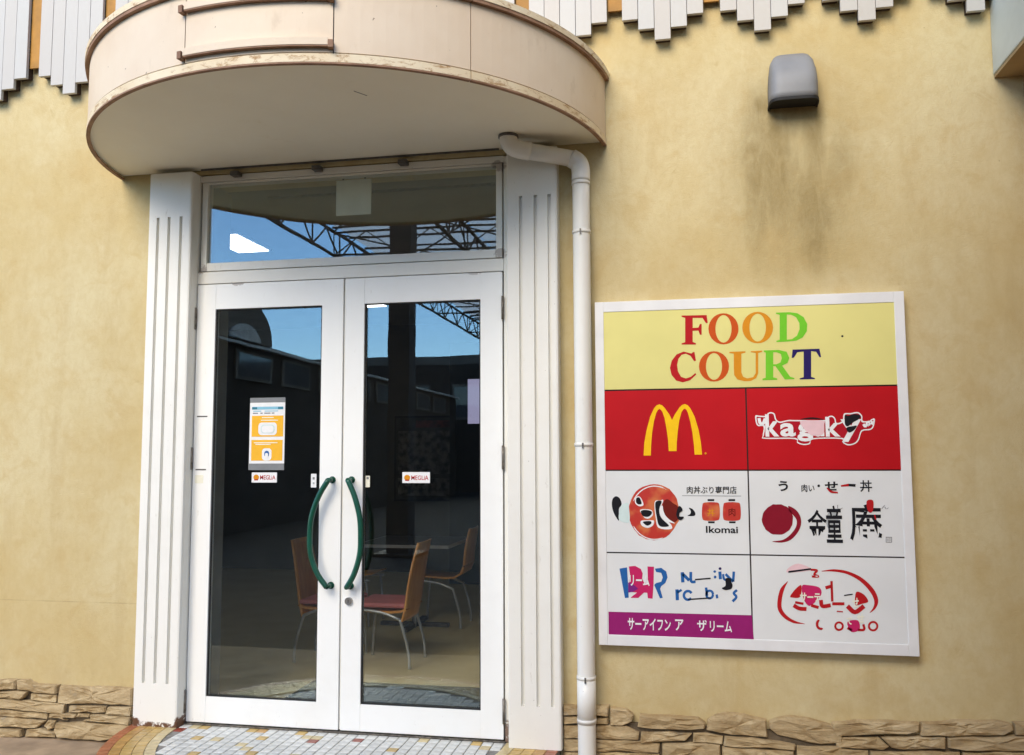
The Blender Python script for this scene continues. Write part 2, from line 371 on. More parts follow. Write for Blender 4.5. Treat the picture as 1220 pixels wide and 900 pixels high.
SIGN_SHAPES = [
    (0, 'letter', 'print_red', 1, [[(434.8, 1629.5), (557.5, 1628), (561.8, 1587.4), (553.1, 1587.6), (537.1, 1614.3), (489, 1615.9), (487.9, 1565.4), (516, 1566.3), (523.4, 1584.1), (532.1, 1583.8), (530.9, 1529.8), (522.2, 1530.1), (515.6, 1551), (487.6, 1550.9), (486.4, 1495.1), (502, 1488.4), (501.9, 1481.2), (431.8, 1483.2), (431.9, 1489.5), (449.6, 1494.4), (452.2, 1617.2), (434.7, 1623.2)]]),
    (0, 'letter', 'print_vermilion', 1, [[(709.8, 1553.9), (707.6, 1536.7), (701.8, 1520.5), (692.8, 1506), (681.1, 1494.1), (667.2, 1485.2), (651.7, 1479.9), (635.6, 1478.4), (619.5, 1480.8), (604.2, 1487), (590.7, 1496.6), (579.4, 1509.3), (571.1, 1524.4), (566.1, 1541), (564.6, 1558.5), (566.9, 1575.8), (572.7, 1592.2), (581.7, 1606.7), (593.6, 1618.7), (607.6, 1627.6), (623.1, 1632.8), (639.4, 1634.2), (655.5, 1631.7), (670.7, 1625.4), (684.2, 1615.7), (695.3, 1602.9), (703.6, 1587.9), (708.5, 1571.3)], [(676.3, 1555), (674.9, 1539.7), (671.7, 1525.2), (666.8, 1512.3), (660.3, 1501.6), (652.8, 1493.7), (644.5, 1488.8), (635.8, 1487.3), (627.2, 1489.3), (619.1, 1494.6), (611.9, 1503), (606, 1514.1), (601.7, 1527.3), (599.1, 1542), (598.5, 1557.4), (599.9, 1572.8), (603.1, 1587.3), (608.1, 1600.2), (614.5, 1611), (622.1, 1619), (630.4, 1623.8), (639.2, 1625.3), (647.8, 1623.2), (655.9, 1617.8), (663, 1609.4), (668.9, 1598.2), (673.2, 1585), (675.7, 1570.3)]]),
    (0, 'letter', 'print_orange', 1, [[(874.6, 1555), (872.2, 1537.7), (866.4, 1521.4), (857.3, 1506.9), (845.4, 1494.9), (831.3, 1486), (815.7, 1480.7), (799.4, 1479.2), (783.1, 1481.6), (767.8, 1487.8), (754.1, 1497.5), (742.8, 1510.2), (734.4, 1525.4), (729.4, 1542.1), (728, 1559.6), (730.3, 1577), (736.2, 1593.5), (745.4, 1608.1), (757.4, 1620.1), (771.6, 1629), (787.3, 1634.3), (803.7, 1635.7), (820, 1633.2), (835.3, 1626.8), (848.9, 1617), (860.1, 1604.2), (868.3, 1589.1), (873.2, 1572.4)], [(840.6, 1556.1), (839.2, 1540.7), (835.9, 1526.2), (830.9, 1513.2), (824.4, 1502.4), (816.8, 1494.4), (808.4, 1489.5), (799.6, 1488), (790.9, 1490), (782.8, 1495.4), (775.6, 1503.8), (769.7, 1515), (765.3, 1528.3), (762.8, 1543.1), (762.3, 1558.5), (763.7, 1574), (767, 1588.6), (772, 1601.6), (778.5, 1612.4), (786.2, 1620.5), (794.7, 1625.3), (803.4, 1626.8), (812.1, 1624.7), (820.3, 1619.3), (827.5, 1610.8), (833.3, 1599.6), (837.6, 1586.3), (840.1, 1571.5)]]),
    (0, 'letter', 'print_green', 1, [[(890.3, 1628.2), (953.7, 1628.7), (991.3, 1622.1), (1020, 1601.6), (1035.7, 1567.6), (1032.9, 1532.4), (1012.7, 1502.2), (982.9, 1487.2), (945, 1483.9), (888.5, 1482.9), (888.7, 1489), (904.1, 1493.9), (907.7, 1617), (890.1, 1622.9)], [(941.5, 1617.6), (961.7, 1616), (984.8, 1602.8), (999, 1573.2), (998.9, 1542.3), (986.2, 1511.8), (962.2, 1494.9), (937.7, 1492.9)]]),
    (0, 'letter', 'print_red', 1, [[(500.1, 1400.5), (494.1, 1444.6), (485.3, 1443), (479, 1436.9), (441.6, 1447.8), (406.2, 1434.3), (381.8, 1403.4), (372.3, 1367.6), (379.5, 1331.5), (401.8, 1303.2), (434, 1293.6), (469.2, 1302.8), (500.3, 1331.6), (496.1, 1338.8), (473.9, 1320.5), (449.3, 1313), (425.8, 1321.5), (411.5, 1348.7), (407.7, 1380.3), (414.5, 1411.6), (430.7, 1431.8), (451.9, 1436.7), (474.4, 1425.3), (491.3, 1398)]]),
    (0, 'letter', 'print_vermilion', 1, [[(659.5, 1368.2), (657.3, 1351.4), (651.6, 1335.6), (642.6, 1321.5), (630.9, 1309.8), (617, 1301.1), (601.5, 1295.8), (585.3, 1294.2), (569.2, 1296.4), (554, 1302.3), (540.4, 1311.6), (529.1, 1323.8), (520.8, 1338.4), (515.7, 1354.6), (514.3, 1371.5), (516.5, 1388.4), (522.2, 1404.3), (531.3, 1418.5), (543.1, 1430.3), (557.1, 1439), (572.7, 1444.2), (588.9, 1445.7), (605.1, 1443.4), (620.3, 1437.3), (633.8, 1428), (644.9, 1415.7), (653.2, 1401.1), (658.2, 1385)], [(626, 1368.9), (624.6, 1354.1), (621.4, 1340.1), (616.5, 1327.6), (610.1, 1317.1), (602.6, 1309.4), (594.2, 1304.6), (585.6, 1303.1), (576.9, 1304.9), (568.8, 1310), (561.6, 1318.1), (555.7, 1328.8), (551.4, 1341.6), (548.8, 1355.8), (548.2, 1370.7), (549.5, 1385.6), (552.7, 1399.7), (557.6, 1412.3), (564.1, 1422.8), (571.6, 1430.5), (580, 1435.3), (588.7, 1436.7), (597.3, 1434.8), (605.4, 1429.7), (612.6, 1421.5), (618.5, 1410.8), (622.8, 1398), (625.4, 1383.8)]]),
    (0, 'letter', 'print_orange', 1, [[(663.1, 1440.2), (740.3, 1441.7), (740.1, 1434.6), (720.3, 1429.8), (717.9, 1337.6), (725.9, 1315.3), (745.3, 1307), (773.5, 1312.6), (785.9, 1331.7), (788.7, 1431.6), (765.8, 1435.7), (765.9, 1441), (819.6, 1442.3), (819.4, 1436.1), (800.6, 1431.3), (797.8, 1331.4), (787.8, 1307.8), (762, 1294.3), (732.1, 1293.1), (698.2, 1302.6), (683.3, 1325), (682.4, 1356.1), (684.3, 1430.7), (662.9, 1434.8)]]),
    (0, 'letter', 'print_green', 1, [[(827.3, 1443), (897.5, 1443.7), (935.1, 1433.9), (946.8, 1402.8), (937.6, 1378.5), (912, 1365.9), (948.1, 1310.7), (967.2, 1304.2), (967, 1298.9), (922.6, 1298.1), (880, 1364.9), (869.9, 1364.2), (868.3, 1309.7), (886.6, 1304.1), (886.4, 1297.1), (817.2, 1296.7), (817.4, 1303.7), (832.8, 1308.7), (836.3, 1432.1), (827.1, 1435.9)], [(871.9, 1432.9), (888.7, 1432.5), (907.9, 1423.2), (911.4, 1402), (904.1, 1381.9), (885.3, 1373.5), (870.1, 1373.9)]]),
    (0, 'letter', 'print_navy', 1, [[(963.1, 1443.8), (1088.3, 1444.8), (1095.2, 1403.5), (1086.9, 1403.7), (1072.8, 1430.3), (1049.7, 1433.6), (1045.6, 1308.7), (1062.8, 1302.2), (1062.6, 1297), (992, 1296.7), (992.1, 1301.9), (1010.7, 1307.7), (1014.6, 1432.7), (985.3, 1430), (967.8, 1404.1), (957.6, 1402.6)]]),
    (0, 'spot', 'print_black', 1, [[(1201.8, 1502.8), (1199.9, 1499.1), (1195.8, 1497.7), (1191.8, 1499.4), (1190.3, 1503.1), (1192.1, 1506.8), (1196.2, 1508.2), (1200.2, 1506.5)]]),
    (1, 'letter_mark', 'print_gold', 1, [[(234.6, 931.1), (238.9, 994.1), (251.6, 1059.2), (270.2, 1124.4), (290.3, 1166.6), (302.2, 1180.2), (316.5, 1185.9), (329.9, 1180.4), (341.9, 1167.9), (363.8, 1136.3), (377.3, 1106.8), (392.6, 1135.9), (415.7, 1169.4), (428, 1181), (441.5, 1185.3), (455.4, 1179.3), (467.8, 1164.1), (487.9, 1121.7), (505.4, 1056.9), (515.4, 992.3), (519.7, 934.5), (483.8, 934.6), (481.6, 979.7), (475.4, 1044.2), (466.4, 1096.1), (456.5, 1138.3), (449.8, 1155.3), (441, 1162.6), (432.6, 1157.5), (424.7, 1145.2), (412.4, 1103.2), (403.5, 1044.9), (398, 993.1), (396.6, 952.4), (358.3, 952.6), (356.1, 1006.3), (349.6, 1064.8), (340.9, 1117), (330.6, 1148.4), (323.7, 1158.3), (316.1, 1163), (308.9, 1157.2), (300.9, 1143.6), (289.2, 1104.5), (278.5, 1046), (272.2, 980.9), (270, 930.9)]]),
    (1, 'registered_mark', 'print_orange', 1, [[(541.9, 940.8), (540.8, 937.4), (537.9, 935.3), (534.4, 935.3), (531.6, 937.5), (530.6, 940.9), (531.8, 944.2), (534.6, 946.3), (538.1, 946.3), (540.9, 944.2)]]),
    (2, 'lettering_outline', 'print_white', 1, [[(778.5, 1123.3), (777.3, 1117), (777.6, 1107.7), (778.7, 1097.9), (780.2, 1089.9), (781.7, 1084.1), (783.7, 1079.4), (786.3, 1075.6), (790.1, 1072.6), (796.2, 1071.7), (804, 1072.5), (811.3, 1072.5), (816, 1069.1), (816.5, 1060.3), (814.4, 1047.9), (811.7, 1035.1), (810.6, 1025.2), (808.8, 1019.1), (806, 1015.1), (807.7, 1012.3), (819.5, 1010.2), (848.2, 1009.1), (888.9, 1009.4), (929.6, 1009.5), (958.4, 1008.1), (969.9, 1004.4), (971.4, 999.2), (969.4, 993.9), (970.6, 989.4), (976.3, 985.9), (983.3, 982.8), (990.8, 980.5), (998.3, 979.1), (1006, 978.8), (1014.2, 979.4), (1022.1, 980.9), (1029, 983.7), (1031.9, 988.6), (1032.2, 995.3), (1035.5, 1001.9), (1047.5, 1006.4), (1074.3, 1008.4), (1111.4, 1009), (1148, 1008.3), (1173.6, 1006.5), (1183.2, 1003), (1183.3, 998), (1180.3, 992.6), (1180.5, 988), (1185.2, 984.1), (1191.3, 980.3), (1198.1, 977.3), (1205.1, 975.8), (1212.5, 975.9), (1220.6, 977.4), (1228.4, 979.9), (1235.3, 982.9), (1240.7, 986.3), (1245.2, 990.2), (1249.3, 995.2), (1253.4, 1001.7), (1257.1, 1011.2), (1260.4, 1022.9), (1264.3, 1034.2), (1269.8, 1042.5), (1278.3, 1046.3), (1288.7, 1047.3), (1299, 1047.5), (1307.4, 1049), (1313, 1052), (1317.1, 1055.6), (1320.2, 1060), (1322.9, 1065.7), (1325.6, 1074), (1327.9, 1084.3), (1329.3, 1094.1), (1329.2, 1100.8), (1326.8, 1103.2), (1322.7, 1103), (1318.2, 1101.4), (1314.3, 1099.9), (1311.8, 1098.2), (1310.1, 1095.9), (1307.8, 1093.7), (1304, 1092.1), (1297.3, 1091.1), (1288.6, 1090.3), (1280.1, 1090.5), (1274.2, 1092.5), (1272.2, 1096.9), (1272.7, 1103.2), (1273.6, 1110), (1272.6, 1116.2), (1269.3, 1121.8), (1264.9, 1127.3), (1259.5, 1132), (1253.3, 1134.9), (1246, 1135.3), (1237.6, 1133.8), (1228.9, 1131.6), (1220.6, 1130), (1212.4, 1130), (1204, 1130.7), (1196.4, 1130.5), (1190.4, 1127.8), (1187.2, 1120.9), (1186, 1111.1), (1185, 1101.1), (1182.2, 1093.5), (1176.5, 1088.4), (1169.1, 1084.7), (1161.7, 1082.8), (1156.2, 1083.2), (1153.3, 1087), (1152.1, 1093.8), (1151.2, 1101.2), (1149.5, 1107.1), (1146.4, 1111.3), (1142.8, 1114.8), (1138.8, 1117.4), (1134.7, 1118.9), (1130.3, 1119.1), (1125.6, 1118.1), (1120.9, 1116.3), (1116.9, 1113.8), (1116.7, 1110.2), (1119.1, 1105.5), (1117.7, 1101), (1106.2, 1098.1), (1078, 1097.3), (1038.1, 1097.8), (997.2, 1098.9), (966.3, 1099.6), (950, 1100), (941.8, 1100.4), (937, 1100.5), (930.4, 1100.1), (921, 1098.4), (911.2, 1095.8), (902, 1093.6), (894.2, 1093), (888.2, 1094.3), (883.5, 1096.8), (879.8, 1100.5), (876.5, 1105), (874.3, 1111.1), (873, 1118.7), (871.8, 1126.1), (869.6, 1131.9), (865.8, 1135.5), (861.2, 1137.8), (856.3, 1139.1), (851.7, 1139.6), (847.3, 1139.2), (842.9, 1137.7), (839, 1135.6), (836, 1133.4), (834.9, 1130.5), (835.2, 1127), (834.9, 1123.7), (832, 1121.6), (825, 1121.1), (815.3, 1121.6), (805.1, 1122.5), (796.7, 1123.1), (790.5, 1124), (785.3, 1125.4), (781.3, 1125.7)]]),
    (2, 'lettering_gap', 'print_crimson', 2, [[(784.6, 1117.3), (783.8, 1112.5), (784, 1105.4), (784.8, 1097.9), (785.8, 1091.8), (786.9, 1087.3), (788, 1083.6), (790.1, 1080.6), (793.7, 1078.1), (800.2, 1077.5), (808.9, 1078.3), (817.1, 1078.1), (822.3, 1074.3), (823, 1064.6), (820.8, 1050.9), (817.9, 1037), (816.5, 1026.6), (814.1, 1021.2), (810.6, 1018.5), (811.6, 1017.2), (822.8, 1016), (851.2, 1015.3), (891.9, 1015.5), (932.7, 1015.4), (961.5, 1013.9), (973.2, 1010), (974.9, 1004.5), (973.1, 998.9), (974.2, 994.3), (979.5, 990.9), (985.7, 988.2), (992.4, 986.2), (999, 985.1), (1005.8, 984.7), (1013, 985.1), (1019.9, 986.5), (1026.2, 989.2), (1028.8, 994.1), (1028.9, 1000.9), (1032.4, 1007.6), (1045, 1012.2), (1073.1, 1014.3), (1112.1, 1014.9), (1150.6, 1014.2), (1177.4, 1012.3), (1187.7, 1008.5), (1188, 1003), (1184.9, 997.1), (1184.8, 992.3), (1189, 988.6), (1194.1, 985.4), (1199.9, 983.1), (1205.9, 981.9), (1212.4, 982), (1219.6, 983.3), (1226.6, 985.5), (1232.7, 988.2), (1237.4, 991), (1241.3, 994.3), (1244.9, 998.7), (1248.8, 1004.9), (1252.5, 1014.6), (1256, 1026.9), (1260.2, 1038.9), (1266, 1047.7), (1274.8, 1051.8), (1285.7, 1052.9), (1296.5, 1053.1), (1304.8, 1054.4), (1310.1, 1057.1), (1313.5, 1060.2), (1315.8, 1063.8), (1317.8, 1068.3), (1319.9, 1074.7), (1321.4, 1082.4), (1322.3, 1089.6), (1322.5, 1094.6), (1321.8, 1096.6), (1320.2, 1096.5), (1318.2, 1095.5), (1316, 1094.2), (1314.3, 1092.6), (1312.7, 1090.2), (1310.2, 1087.9), (1305.6, 1086.3), (1297.5, 1085.2), (1286.8, 1084.4), (1276.4, 1084.6), (1269.1, 1086.7), (1266.5, 1091.8), (1266.9, 1099.1), (1267.9, 1106.9), (1267.3, 1113.4), (1264.6, 1118.5), (1261.1, 1123), (1256.7, 1126.6), (1251.4, 1128.8), (1244.7, 1129), (1236.9, 1127.6), (1228.7, 1125.7), (1221, 1124.2), (1213.8, 1124.3), (1206.5, 1125), (1200, 1124.9), (1194.8, 1122.3), (1192.1, 1115.7), (1191.3, 1106.4), (1190.2, 1096.8), (1186.8, 1089.2), (1179.5, 1083.4), (1169.7, 1078.6), (1159.8, 1075.6), (1152.5, 1075.6), (1148.8, 1080.1), (1147.1, 1088.1), (1146.2, 1096.9), (1144.6, 1103.5), (1142.1, 1107.4), (1139.4, 1110), (1136.4, 1111.6), (1133.4, 1112.6), (1130.2, 1112.8), (1126.8, 1112.3), (1123.4, 1110.9), (1120.2, 1108.8), (1120.3, 1105.1), (1122.6, 1100.1), (1120.9, 1095.4), (1109, 1092.2), (1080.2, 1091.3), (1039.3, 1091.9), (997.5, 1093), (966.1, 1093.8), (949.7, 1094.1), (941.9, 1094.5), (937.3, 1094.6), (930.8, 1094.2), (921.1, 1092.4), (911, 1089.6), (901.3, 1087.3), (892.9, 1086.8), (886.1, 1088.5), (880.3, 1091.9), (875.5, 1096.2), (871.6, 1101.2), (869, 1107.4), (867.7, 1114.9), (866.6, 1122.1), (864.8, 1127.5), (861.9, 1130.6), (858.4, 1132.3), (854.8, 1133), (851.5, 1133.2), (848.4, 1133.1), (845.4, 1132.2), (842.7, 1130.8), (840.4, 1128.9), (839.7, 1125.8), (840, 1121.8), (839.4, 1118), (835.9, 1115.5), (827.9, 1114.9), (816.7, 1115.5), (805.2, 1116.5), (796.5, 1117.2), (791.2, 1117.9), (788, 1119), (786, 1119.1)]]),
    (2, 'letter_stroke', 'print_white', 3, [[(788.1, 1110.1), (789, 1103.6), (789.8, 1096.6), (791.1, 1089.5), (793.8, 1082.8), (798.7, 1077.9), (804.8, 1075.2), (811.7, 1075.2), (818.5, 1078.6), (823.1, 1084.7), (826.2, 1091.7), (828.9, 1098.9), (831.6, 1105.4), (818.2, 1111), (815.4, 1104.3), (812.8, 1097.3), (810.5, 1092), (809.1, 1089.8), (809, 1089.9), (808.1, 1089.9), (806.8, 1090.5), (806, 1091.2), (805.1, 1093.7), (804.2, 1099), (803.5, 1105.8), (802.6, 1112.5)]]),
    (2, 'letter_stroke', 'print_white', 3, [[(1271.2, 1072.9), (1273.4, 1069.7), (1275.8, 1065.6), (1279.7, 1061.1), (1288.6, 1060.6), (1293.8, 1066.9), (1297.6, 1074.5), (1300.6, 1080.5), (1297.5, 1080.7), (1295.9, 1080.4), (1297.8, 1072.8), (1300.1, 1064.1), (1307.5, 1056.9), (1315.6, 1063.7), (1318.5, 1071.8), (1321, 1080.7), (1323.5, 1088.6), (1312.2, 1092.2), (1309.7, 1084.1), (1307.2, 1075.4), (1305, 1069.1), (1308.3, 1069.5), (1311.2, 1069.1), (1309.3, 1076.5), (1306.9, 1085.4), (1300.2, 1093.1), (1291, 1087.7), (1287, 1080.1), (1283.7, 1073.3), (1282.7, 1071.4), (1286.3, 1071.8), (1285.5, 1073.1), (1283.4, 1076.8), (1281, 1080.4)]]),
    (2, 'smudge', 'print_pink', 4, [[(986.4, 1087.7), (987.2, 1091.8), (990.1, 1094.2), (996.4, 1095.6), (1007.1, 1096.5), (1026.1, 1097.2), (1051.4, 1097.2), (1076.1, 1096.4), (1093.5, 1094.5), (1100.6, 1091.6), (1101.5, 1087.9), (1099.5, 1082.8), (1097.9, 1075.9), (1097.9, 1065.6), (1097.7, 1052.7), (1096, 1040.1), (1091.3, 1030.9), (1082, 1026), (1069.3, 1023.6), (1056.1, 1023.1), (1045.5, 1023.3), (1038.6, 1024.5), (1033.8, 1026.9), (1029.9, 1030.2), (1025.5, 1034.1), (1020.6, 1038.5), (1015.6, 1043.5), (1010.7, 1049.2), (1005.8, 1055.5), (1000, 1063.4), (993.6, 1072.4), (988.4, 1081)]]),
    (2, 'dark_mark', 'print_black', 5, [[(1195.3, 1122.4), (1197.5, 1122.6), (1200.2, 1120.5), (1203.6, 1118), (1207.6, 1117), (1212.5, 1118.2), (1218.2, 1120.6), (1224.3, 1123.1), (1230.4, 1124.6), (1236.8, 1125), (1243.7, 1124.7), (1250.1, 1123.9), (1255.4, 1122.7), (1259.6, 1121.1), (1263.1, 1119), (1265.4, 1116.5), (1266, 1113.6), (1264.4, 1110.1), (1261.1, 1106), (1256.7, 1101.8), (1251.9, 1098), (1246.8, 1094.7), (1241, 1091.7), (1235, 1088.6), (1229, 1085.1), (1223, 1080.3), (1216.7, 1074.6), (1210.8, 1069.7), (1205.8, 1066.8), (1201.7, 1066.6), (1198.3, 1068.1), (1195.6, 1071), (1193.6, 1074.9), (1192.3, 1080.3), (1191.8, 1087.3), (1191.8, 1094.6), (1192, 1101.3), (1192.3, 1107.6), (1192.8, 1113.8), (1193.7, 1119.1)]]),
    (2, 'dark_mark', 'print_black', 5, [[(1200.6, 1061.6), (1205.9, 1063.9), (1213.4, 1065.7), (1221.5, 1067.1), (1228.4, 1068.2), (1234.1, 1069.3), (1239.5, 1070.2), (1243.7, 1070.3), (1245.9, 1069.1), (1245.5, 1065.7), (1243.1, 1060.8), (1239.4, 1055.5), (1235.2, 1050.7), (1230.1, 1046.3), (1223.8, 1041.9), (1217.5, 1038.3), (1212.2, 1036.7), (1208.2, 1037.8), (1204.7, 1040.9), (1202, 1044.8), (1200.1, 1048.4), (1198.7, 1051.8), (1197.9, 1055.3), (1198.3, 1058.8)]]),
    (2, 'dark_mark', 'print_black', 5, [[(994.7, 1103.6), (1003.4, 1103.7), (1015.9, 1104.2), (1029.8, 1104.6), (1043, 1104.6), (1056.2, 1104), (1070, 1103), (1082.4, 1101.9), (1091.1, 1101.4), (1095.6, 1101.4), (1097.2, 1101.7), (1095.8, 1102.4), (1091.3, 1103.5), (1082.8, 1105.6), (1070.4, 1108.3), (1056.5, 1110.8), (1043.3, 1112.1), (1030, 1111.4), (1016, 1109.6), (1003.3, 1107.4), (994.6, 1105.7), (990, 1104.8), (988.5, 1104.2), (990.1, 1103.8)]]),
    (3, 'dark_mark', 'print_black', 1, [[(93.2, 728.9), (97.9, 728.7), (102.9, 727.1), (107.7, 724.2), (111.7, 720.3), (115.2, 714.7), (118.2, 707.6), (120.5, 700.4), (121.8, 694.3), (121.7, 689.8), (120.6, 686.3), (118.8, 683.1), (117, 679.8), (114.8, 677.1), (112.2, 675), (109.8, 671.7), (108, 665.2), (107.5, 652.8), (107.8, 636.2), (108, 620.4), (107.2, 610.4), (105.2, 608.2), (102.3, 611), (99.1, 616.4), (95.8, 621.8), (92.3, 627), (88.5, 633.3), (84.8, 640.3), (81.6, 647.7), (78.9, 655.8), (76.4, 664.6), (74.5, 673.7), (73.4, 682.4), (73.1, 690.9), (73.5, 699.6), (74.7, 707.6), (76.7, 714.3), (79.9, 719.7), (84, 724.1), (88.7, 727.3)]]),
    (3, 'red_disc', 'print_lantern', 1, [[(405.1, 652), (401.7, 631.7), (400.1, 608.6), (388, 592.6), (377.1, 572.9), (364.1, 556.3), (352.6, 543.3), (335.9, 530.1), (314.1, 521.7), (296.4, 517.3), (277, 513.8), (258.5, 518.2), (240.1, 519.5), (220.8, 530.6), (204.7, 537.6), (193.4, 553), (180.4, 568.3), (167.4, 590.9), (161.7, 608.2), (155.8, 631.1), (154.8, 651.4), (155.9, 674), (161.9, 692), (170.6, 715.4), (179.4, 733.1), (192.1, 751.1), (209.2, 766), (226, 775.8), (245.6, 782), (264.7, 787.4), (282.5, 789.3), (301.8, 788.2), (320.7, 783.9), (337.1, 776.8), (358.7, 765.7), (371.6, 749.3), (384.1, 733.9), (393.2, 717.9), (397.3, 697.3), (401.8, 676.9)]]),
    (3, 'pale_patch', 'print_mint', 2, [[(119.9, 682.7), (127, 688.4), (136.2, 693.8), (145.3, 697.3), (152, 697.3), (155.6, 693.4), (157.3, 686.4), (158, 676.9), (158.5, 665.6), (159.8, 650.3), (161.3, 631.4), (161.1, 613.8), (157.5, 602.2), (147.8, 598.4), (133.8, 599.6), (119.8, 604.2), (110.1, 610.4), (106.4, 619.1), (106.3, 630.7), (107.9, 643), (109.6, 653.7), (110.9, 662.3), (112.7, 670), (115.5, 676.8)]]),
    (3, 'letter_stroke', 'print_white', 2, [[(180.8, 705.3), (182.7, 708), (184.6, 710.8), (186.5, 713.5), (188.4, 716), (190, 718.8), (191.6, 721.5), (193.3, 724.2), (195.1, 726.9), (196.9, 729.5), (198.8, 732), (200.8, 734.5), (202.8, 736.9), (204.8, 739.3), (206.9, 741.6), (209.1, 743.8), (211.3, 746), (213.6, 748.1), (215.9, 750.2), (218.2, 752.2), (220.6, 754.1), (223, 755.9), (225.5, 757.7), (228, 759.4), (230.6, 761.1), (233.2, 762.6), (235.8, 764.1), (238.4, 765.5), (241.1, 766.9), (243.8, 768.1), (246.6, 769.3), (249.3, 770.4), (252.1, 771.4), (254.9, 772.4), (257.7, 773.2), (260.5, 774), (263.4, 774.7), (266.2, 775.3), (269.1, 775.9), (272, 776.3), (274.9, 776.7), (277.8, 777), (280.7, 777.2), (283.6, 777.3), (286.5, 777.3), (289.4, 777.3), (292.3, 777.1), (295.2, 776.9), (298, 776.6), (300.9, 776.2), (303.7, 775.8), (306.6, 775.2), (309.4, 774.6), (312.2, 773.9), (315, 773.1), (317.8, 772.2), (320.5, 771.2), (323.4, 770.7), (326.3, 770), (329.2, 769.3), (332.1, 768.4), (334.7, 767), (337.3, 765.5), (339.9, 764), (342.5, 762.5), (343.1, 763.5), (340.5, 765), (337.9, 766.5), (335.3, 768), (332.6, 769.5), (330.1, 771.2), (327.6, 772.9), (325, 774.5), (322.3, 776.1), (319.5, 777.1), (316.6, 778), (313.6, 778.9), (310.7, 779.6), (307.7, 780.3), (304.7, 780.9), (301.7, 781.3), (298.7, 781.8), (295.7, 782.1), (292.7, 782.3), (289.6, 782.4), (286.6, 782.5), (283.6, 782.5), (280.5, 782.3), (277.5, 782.1), (274.4, 781.8), (271.4, 781.5), (268.4, 781), (265.3, 780.4), (262.3, 779.8), (259.3, 779), (256.4, 778.2), (253.4, 777.3), (250.5, 776.3), (247.5, 775.3), (244.7, 774.1), (241.8, 772.9), (238.9, 771.5), (236.1, 770.1), (233.4, 768.7), (230.6, 767.1), (227.9, 765.5), (225.2, 763.7), (222.6, 762), (220, 760.1), (217.5, 758.2), (215, 756.2), (212.5, 754.1), (210.1, 751.9), (207.7, 749.7), (205.4, 747.4), (203.2, 745.1), (201, 742.7), (198.8, 740.2), (196.8, 737.7), (194.7, 735.1), (192.8, 732.5), (190.8, 729.8), (189, 727), (187.2, 724.2), (185.5, 721.4), (183.9, 718.5), (182.7, 715.3), (181.7, 712.1), (180.8, 708.9), (179.8, 705.7)]]),
    (3, 'letter_stroke', 'print_white', 2, [[(321.7, 527.8), (319.1, 527.3), (316.5, 526.8), (313.9, 526.3), (311.4, 525.9), (308.9, 525.2), (306.4, 524.6), (303.9, 524), (301.4, 523.4), (298.9, 522.9), (296.4, 522.5), (293.9, 522.1), (291.4, 521.8), (288.9, 521.6), (286.3, 521.4), (283.8, 521.3), (281.3, 521.2), (278.7, 521.2), (276.2, 521.2), (273.7, 521.4), (271.1, 521.5), (268.6, 521.8), (266.1, 522.1), (263.6, 522.4), (261.1, 522.9), (258.6, 523.3), (256.1, 523.9), (253.7, 524.5), (251.2, 525.1), (248.8, 525.8), (246.4, 526.6), (244, 527.5), (241.6, 528.3), (239.2, 529.3), (236.9, 530.3), (234.5, 531.4), (232.2, 532.5), (230, 533.7), (227.7, 534.9), (225.5, 536.2), (223.3, 537.5), (221.1, 538.9), (219, 540.4), (216.8, 541.9), (214.8, 543.4), (212.7, 545), (210.7, 546.7), (208.7, 548.4), (206.8, 550.1), (204.8, 551.9), (203, 553.8), (201.1, 555.6), (199.3, 557.6), (197.6, 559.6), (195.9, 561.6), (194.2, 563.7), (192.5, 565.8), (191, 567.9), (189.4, 570.1), (187.9, 572.3), (186.4, 574.6), (184.7, 576.7), (183, 578.8), (181.2, 581), (179.5, 583.2), (178.5, 582.6), (179.5, 580), (180.4, 577.4), (181.4, 574.7), (182.5, 572.1), (184, 569.7), (185.6, 567.4), (187.2, 565.2), (188.8, 562.9), (190.5, 560.7), (192.3, 558.6), (194.1, 556.5), (195.9, 554.4), (197.8, 552.4), (199.7, 550.5), (201.6, 548.6), (203.6, 546.7), (205.6, 544.9), (207.7, 543.1), (209.8, 541.4), (211.9, 539.7), (214.1, 538.1), (216.3, 536.6), (218.5, 535.1), (220.8, 533.6), (223, 532.2), (225.4, 530.9), (227.7, 529.6), (230.1, 528.4), (232.5, 527.2), (234.9, 526.1), (237.3, 525.1), (239.8, 524.1), (242.3, 523.1), (244.8, 522.3), (247.3, 521.5), (249.8, 520.7), (252.4, 520), (255, 519.4), (257.6, 518.9), (260.1, 518.4), (262.7, 517.9), (265.4, 517.5), (268, 517.2), (270.6, 517), (273.2, 516.8), (275.9, 516.7), (278.5, 516.6), (281.2, 516.6), (283.8, 516.7), (286.5, 516.8), (289.1, 517), (291.7, 517.3), (294.4, 517.6), (297, 518), (299.6, 518.4), (302.2, 518.9), (304.8, 519.5), (307.4, 520.1), (310, 520.8), (312.6, 521.6), (315, 522.8), (317.4, 524.1), (319.7, 525.5), (322.1, 526.8)]]),
    (3, 'pale_mark', 'print_white', 3, [[(190, 720.7), (193.2, 724.6), (197.8, 727.6), (202.9, 729.3), (207.4, 729.4), (211.3, 727.8), (215.1, 724.6), (218.5, 720.2), (221.6, 715.1), (224.7, 708.4), (227.8, 700.2), (229.8, 692.2), (229.7, 686.3), (226.7, 682.8), (221.4, 680.7), (215.2, 679.9), (209.5, 680.4), (204, 682.3), (198.2, 685.6), (193.1, 689.8), (189.5, 694.7), (187.8, 700.8), (187.4, 708), (188.2, 715.1)]]),
